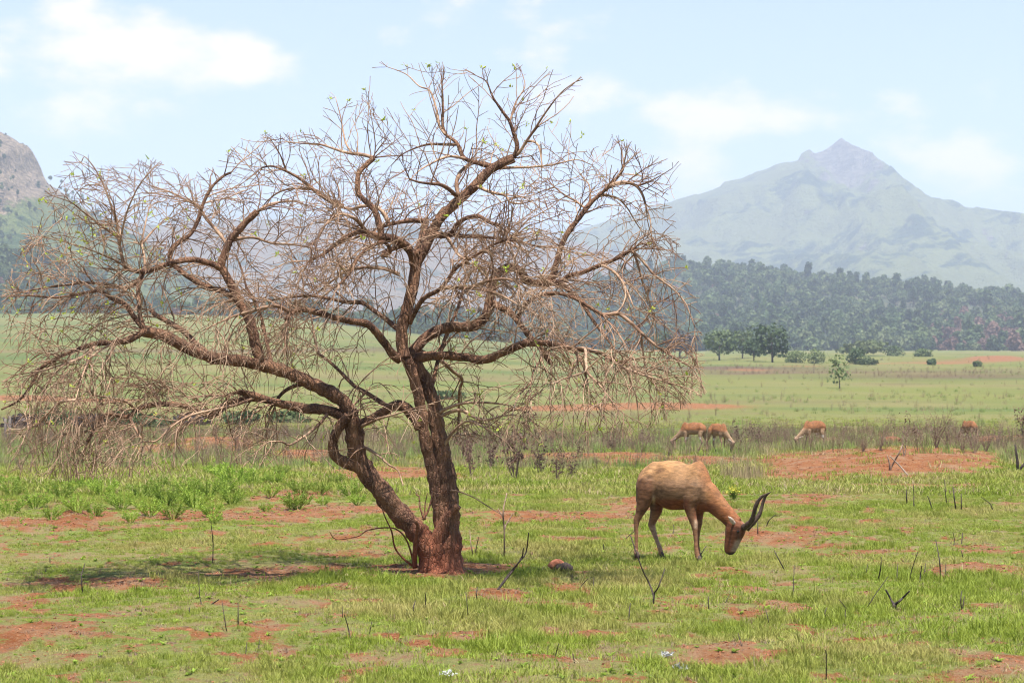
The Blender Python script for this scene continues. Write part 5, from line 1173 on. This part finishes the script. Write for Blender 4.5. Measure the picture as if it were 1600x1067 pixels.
M['coat'] = mat_coat('antelope_coat')
def lerp(a, b, t): return np.asarray(a)[None] * (1 - t[:, None]) + np.asarray(b)[None] * t[:, None] if np.ndim(a) == 1 else a * (1 - t[:, None]) + np.asarray(b)[None] * t[:, None]
def build_blesbok():
    parts, legs = body_parts()
    me = fuse('body', parts, .008, 12)
    n = len(me.vertices); co = np.zeros(n * 3, np.float32); me.vertices.foreach_get('co', co); co = co.reshape(-1, 3)
    wx = AO.x + co[:, 0] * CY + co[:, 1] * SY; wy = AO.y - co[:, 0] * SY + co[:, 1] * CY
    px, py = project(wx, wy, AO.z + co[:, 2]); cx = (px - 960) * 5.082; cyy = (py - 690) * 5.082
    # coat: fawn back, greyer flank with shading painted in, red-brown belly, neck and thighs, dark face with a pale blaze, pale inner legs
    C = np.repeat(np.array([[.275, .165, .082]]), n, 0)
    C = lerp(C, (.17, .105, .062), sstep(235, 350, cyy) * sstep(760, 690, cx))
    C = lerp(C, (.15, .055, .026), sstep(435, 475, cyy) * sstep(300, 340, cx) * sstep(640, 560, cx) * sstep(700, 600, cyy))
    C = lerp(C, (.125, .064, .035), sstep(330, 285, cx) * sstep(230, 340, cyy))
    C = lerp(C, (.19, .105, .06), sstep(540, 600, cyy) * sstep(760, 700, cx))
    nk = sstep(690, 800, cx - (cyy - 450) * .35)
    C = lerp(C, (.20, .08, .032), nk * (1 - .35 * sstep(560, 480, cyy)))
    C = lerp(C, (.15, .055, .027), sstep(590, 670, cx) * sstep(430, 520, cyy) * sstep(860, 760, cx) * sstep(640, 590, cyy))
    hd = sstep(600, 660, cyy) * sstep(850, 880, cx)
    C = lerp(C, (.12, .045, .022), hd)
    C = lerp(C, (.085, .04, .028), hd * np.exp(-((cx - 985) / 26) ** 2 - ((cyy - 715) / 38) ** 2))
    C = lerp(C, (.27, .21, .18), sstep(0, 44, (cx - 905) + (cyy - 850) * .42 - 8) * sstep(755, 800, cyy) * sstep(880, 862, cyy) * sstep(850, 880, cx))
    C = lerp(C, (.05, .035, .03), sstep(868, 884, cyy) * sstep(860, 875, cx))
    C = lerp(C, (.52, .42, .33), np.exp(-((cx - 1045) / 22) ** 2 - ((cyy - 632) / 14) ** 2))
    C = lerp(C, (.50, .42, .35), sstep(640, 690, cyy) * sstep(255, 275, cx) * sstep(420, 390, cx) * (.35 + .4 * sstep(300, 340, cx - (cyy - 660) * .3)))
    C = lerp(C, (.46, .37, .30), .7 * np.exp(-((cx - 645) / 14) ** 2) * sstep(600, 640, cyy) * sstep(700, 680, cyy))
    C = lerp(C, (.10, .055, .034), .75 * np.exp(-((cx - 365) / 34) ** 2 - ((cyy - 225) / 26) ** 2))  # shade in the hollow behind the hip, painted into the coat
    C = lerp(C, (.55, .47, .38), .8 * np.exp(-((cx - 312) / 12) ** 2 - ((cyy - 462) / 36) ** 2))
    C = C * np.array([[1.08, .96, .82]])
    a = me.attributes.new('coat', 'FLOAT_COLOR', 'POINT'); c4 = np.ones((n, 4), np.float32); c4[:, :3] = C; a.data.foreach_set('color', c4.ravel())
    me.materials.clear(); me.materials.append(M['coat'])
    root = empty('antelope', AO, -YAW)
    tag(root, 'large tan-brown antelope with ridged dark horns grazing right of the tree', 'antelope')
    b = obj('body', me, root)
    for L in legs:
        p = L[-1].copy(); w = (AO.x + p[0] * CY + p[1] * SY, AO.y - p[0] * SY + p[1] * CY)
        zg = gz(*w) - AO.z; p[2] = max(zg + .035, min(p[2] - .01, zg + .06)) if p[2] > zg else p[2]
        A = Acc(); q = L[-2]; A.tube([q, (q + L[-1]) / 2, L[-1], p], [.019, .019, .022, .022], 10)
        obj('fetlock', np_mesh('fetlock', np.concatenate(A.V), A.F, M['hoof_coat']), b)
        obj('hoof', hoof_mesh(p, .021), root)
    for hs, yl0, yl1 in (([(1022, 682), (1058, 655), (1088, 622), (1102, 575), (1113, 530), (1132, 482), (1166, 438), (1205, 414), (1234, 400)], -.03, -.10), ([(1040, 690), (1085, 652), (1128, 606), (1152, 565), (1166, 520), (1178, 475), (1192, 440), (1212, 415), (1240, 398)], .03, .12)):
        P = np.array([loc3(a, b_, yl0 + (yl1 - yl0) * math.sin(i / (len(hs) - 1) * 2.4)) for i, (a, b_) in enumerate(hs)])
        P = catmull(P, .012); s = np.linspace(0, 1, len(P)); rr = (25 * (1 - s) ** .75 + 2.2) * K
        rr = rr * (1 + .10 * np.sin(np.arange(len(P)) * 1.55) * (s < .72))
        A = Acc(); A.tube(P, rr, 12); obj('horn', A.mesh('horn', M['horn']), root)
    for yl, tipy in ((-.055, -.15), (.055, .15)):
        p0 = loc3(952, 652, yl); p1 = loc3(900, 592, tipy)
        d = p1 - p0; u = np.array([.3, 0, 1.]); u -= d * (u @ d) / (d @ d); u /= np.linalg.norm(u); l = np.cross(d / np.linalg.norm(d), u)
        R = [(p0 + d * t, u, a_, b_, l) for t, a_, b_ in ((-.08, .012, .012), (.15, .019, .012), (.45, .023, .010), (.75, .016, .007), (1.0, .003, .002))]
        V, F = loft(R, 12); obj('ear', np_mesh('ear', np.array(V), F, M['ear']), root)
    for yl in (-.052, .052):
        bm = bmesh.new(); bmesh.ops.create_uvsphere(bm, u_segments=10, v_segments=8, radius=.016, matrix=Matrix.Translation(Vector(loc3(978, 712, yl))))
        e = bpy.data.meshes.new('eye'); bm.to_mesh(e); bm.free(); e.materials.append(M['eye']); obj('eye', e, root)
    A = Acc(); P = catmull([loc3(192, 320, 0), loc3(182, 365, -.01), loc3(183, 420, -.015), loc3(186, 470, -.01), loc3(188, 500, -.01)], .015)
    A.tube(P, np.interp(np.linspace(0, 1, len(P)), [0, .4, .75, 1], [.016, .014, .022, .004]), 9, True, lump=.2); obj('tail', A.mesh('tail', M['tail']), root)
    return root
M['hoof_coat'] = mat_simple('fetlock_coat', (.25, .14, .085), (.34, .21, .14), 30)
M['ear'] = mat_simple('ear_coat', (.28, .18, .12), (.52, .43, .35), 22)
M['tail'] = mat_simple('tail_hair', (.05, .03, .022), (.12, .07, .045), 25)
build_blesbok()

def build_impala(px, py, heading, label, seed, scale=.86):
    """slimmer hornless antelope; heading = direction it faces, degrees clockwise from straight right in the picture"""
    parts, legs = IMP
    me = IMPMESH
    p = on_ground(px, py); root = empty('antelope', p, math.radians(heading)); root.scale = (scale,) * 3
    tag(root, label, 'antelope')
    b = obj('body', me, root)
    for yl, tipy in ((-.055, -.15), (.055, .15)):
        p0 = loc3(952, 652, yl); p1 = loc3(885, 575, tipy); d = p1 - p0; u = np.array([.3, 0, 1.]); u -= d * (u @ d) / (d @ d); u /= np.linalg.norm(u); l = np.cross(d / np.linalg.norm(d), u)
        V, F = loft([(p0 + d * t, u, a_, b_, l) for t, a_, b_ in ((-.08, .014, .012), (.3, .03, .012), (.7, .026, .007), (1.0, .004, .002))], 10)
        V = np.array(V); V[:, 0] *= 1.12; obj('ear', np_mesh('ear', V, F, M['ear']), root)
    A = Acc(); A.tube(np.array([loc3(192, 320, 0), loc3(182, 365, 0), loc3(184, 440, 0)]) * (1.12, 1, 1), [.014, .018, .005], 8); obj('tail', A.mesh('tail', M['tail']), root)
    for L in legs: obj('hoof', hoof_mesh(L[-1] * (1.12, 1, 1), .019), root)
    return root
def impala_mesh():
    parts, legs = body_parts(.8, 60)
    pp = []
    for i, (v, f) in enumerate(parts):
        v = np.array(v); v[:, 0] *= 1.12
        pp.append((v, f))
    zmin = min(float(L[-1][2]) for L in legs)
    me = fuse('body', pp, .014, 4); n = len(me.vertices); co = np.zeros(n * 3, np.float32); me.vertices.foreach_get('co', co); co = co.reshape(-1, 3)
    z = co[:, 2]
    C = np.repeat(np.array([[.23, .095, .036]]), n, 0); C = lerp(C, (.26, .165, .092), sstep(.78, .66, z)); C = lerp(C, (.66, .58, .50), sstep(.52, .47, z) * sstep(.36, .42, z) * (np.abs(co[:, 1]) < .14) * (co[:, 0] < .30) * (co[:, 0] > -.25)); C = lerp(C, (.27, .17, .11), sstep(.44, .38, z))
    a = me.attributes.new('coat', 'FLOAT_COLOR', 'POINT'); c4 = np.ones((n, 4), np.float32); c4[:, :3] = C; a.data.foreach_set('color', c4.ravel())
    me.materials.clear(); me.materials.append(M['coat']); return me
IMP = body_parts(.8, 60); IMPMESH = impala_mesh()
build_impala(1086, 706, 155, 'hornless reddish antelope grazing beside another, facing away from the tall weeds', 1)
build_impala(1120, 708, -55, 'hornless reddish antelope grazing with its chest turned to the viewer', 2)
build_impala(1275, 702, 205, 'lone hornless reddish antelope grazing beside the brown weeds', 3)

build_impala(1516, 699, 112, 'hornless reddish antelope seen from behind among leafless brown shrubs', 4)

# ------------------------------------------------------------------ haze
def build_haze():
    x0, x1, y0, y1, z0, z1 = -9500, 9500, -60, 12400, -2, 1120
    V = [(x, y, z) for z in (z0, z1) for y in (y0, y1) for x in (x0, x1)]
    F = [(0, 2, 3, 1), (4, 5, 7, 6), (0, 1, 5, 4), (2, 6, 7, 3), (0, 4, 6, 2), (1, 3, 7, 5)]
    m = bpy.data.materials.new('haze'); m.use_nodes = True; nt = m.node_tree; nt.nodes.clear()
    o = nt.nodes.new('ShaderNodeOutputMaterial'); v = nt.nodes.new('ShaderNodeVolumePrincipled')
    v.inputs['Color'].default_value = (*HAZE_COLOR, 1); v.inputs['Density'].default_value = HAZE_DENSITY; v.inputs['Anisotropy'].default_value = 0.0
    nt.links.new(v.outputs[0], o.inputs['Volume'])
    ob = obj('haze', np_mesh('haze', np.array(V, float), F, m, False)); tag(ob, 'thin pale blue haze over the plain and mountains', 'haze', kind='stuff')
build_haze()
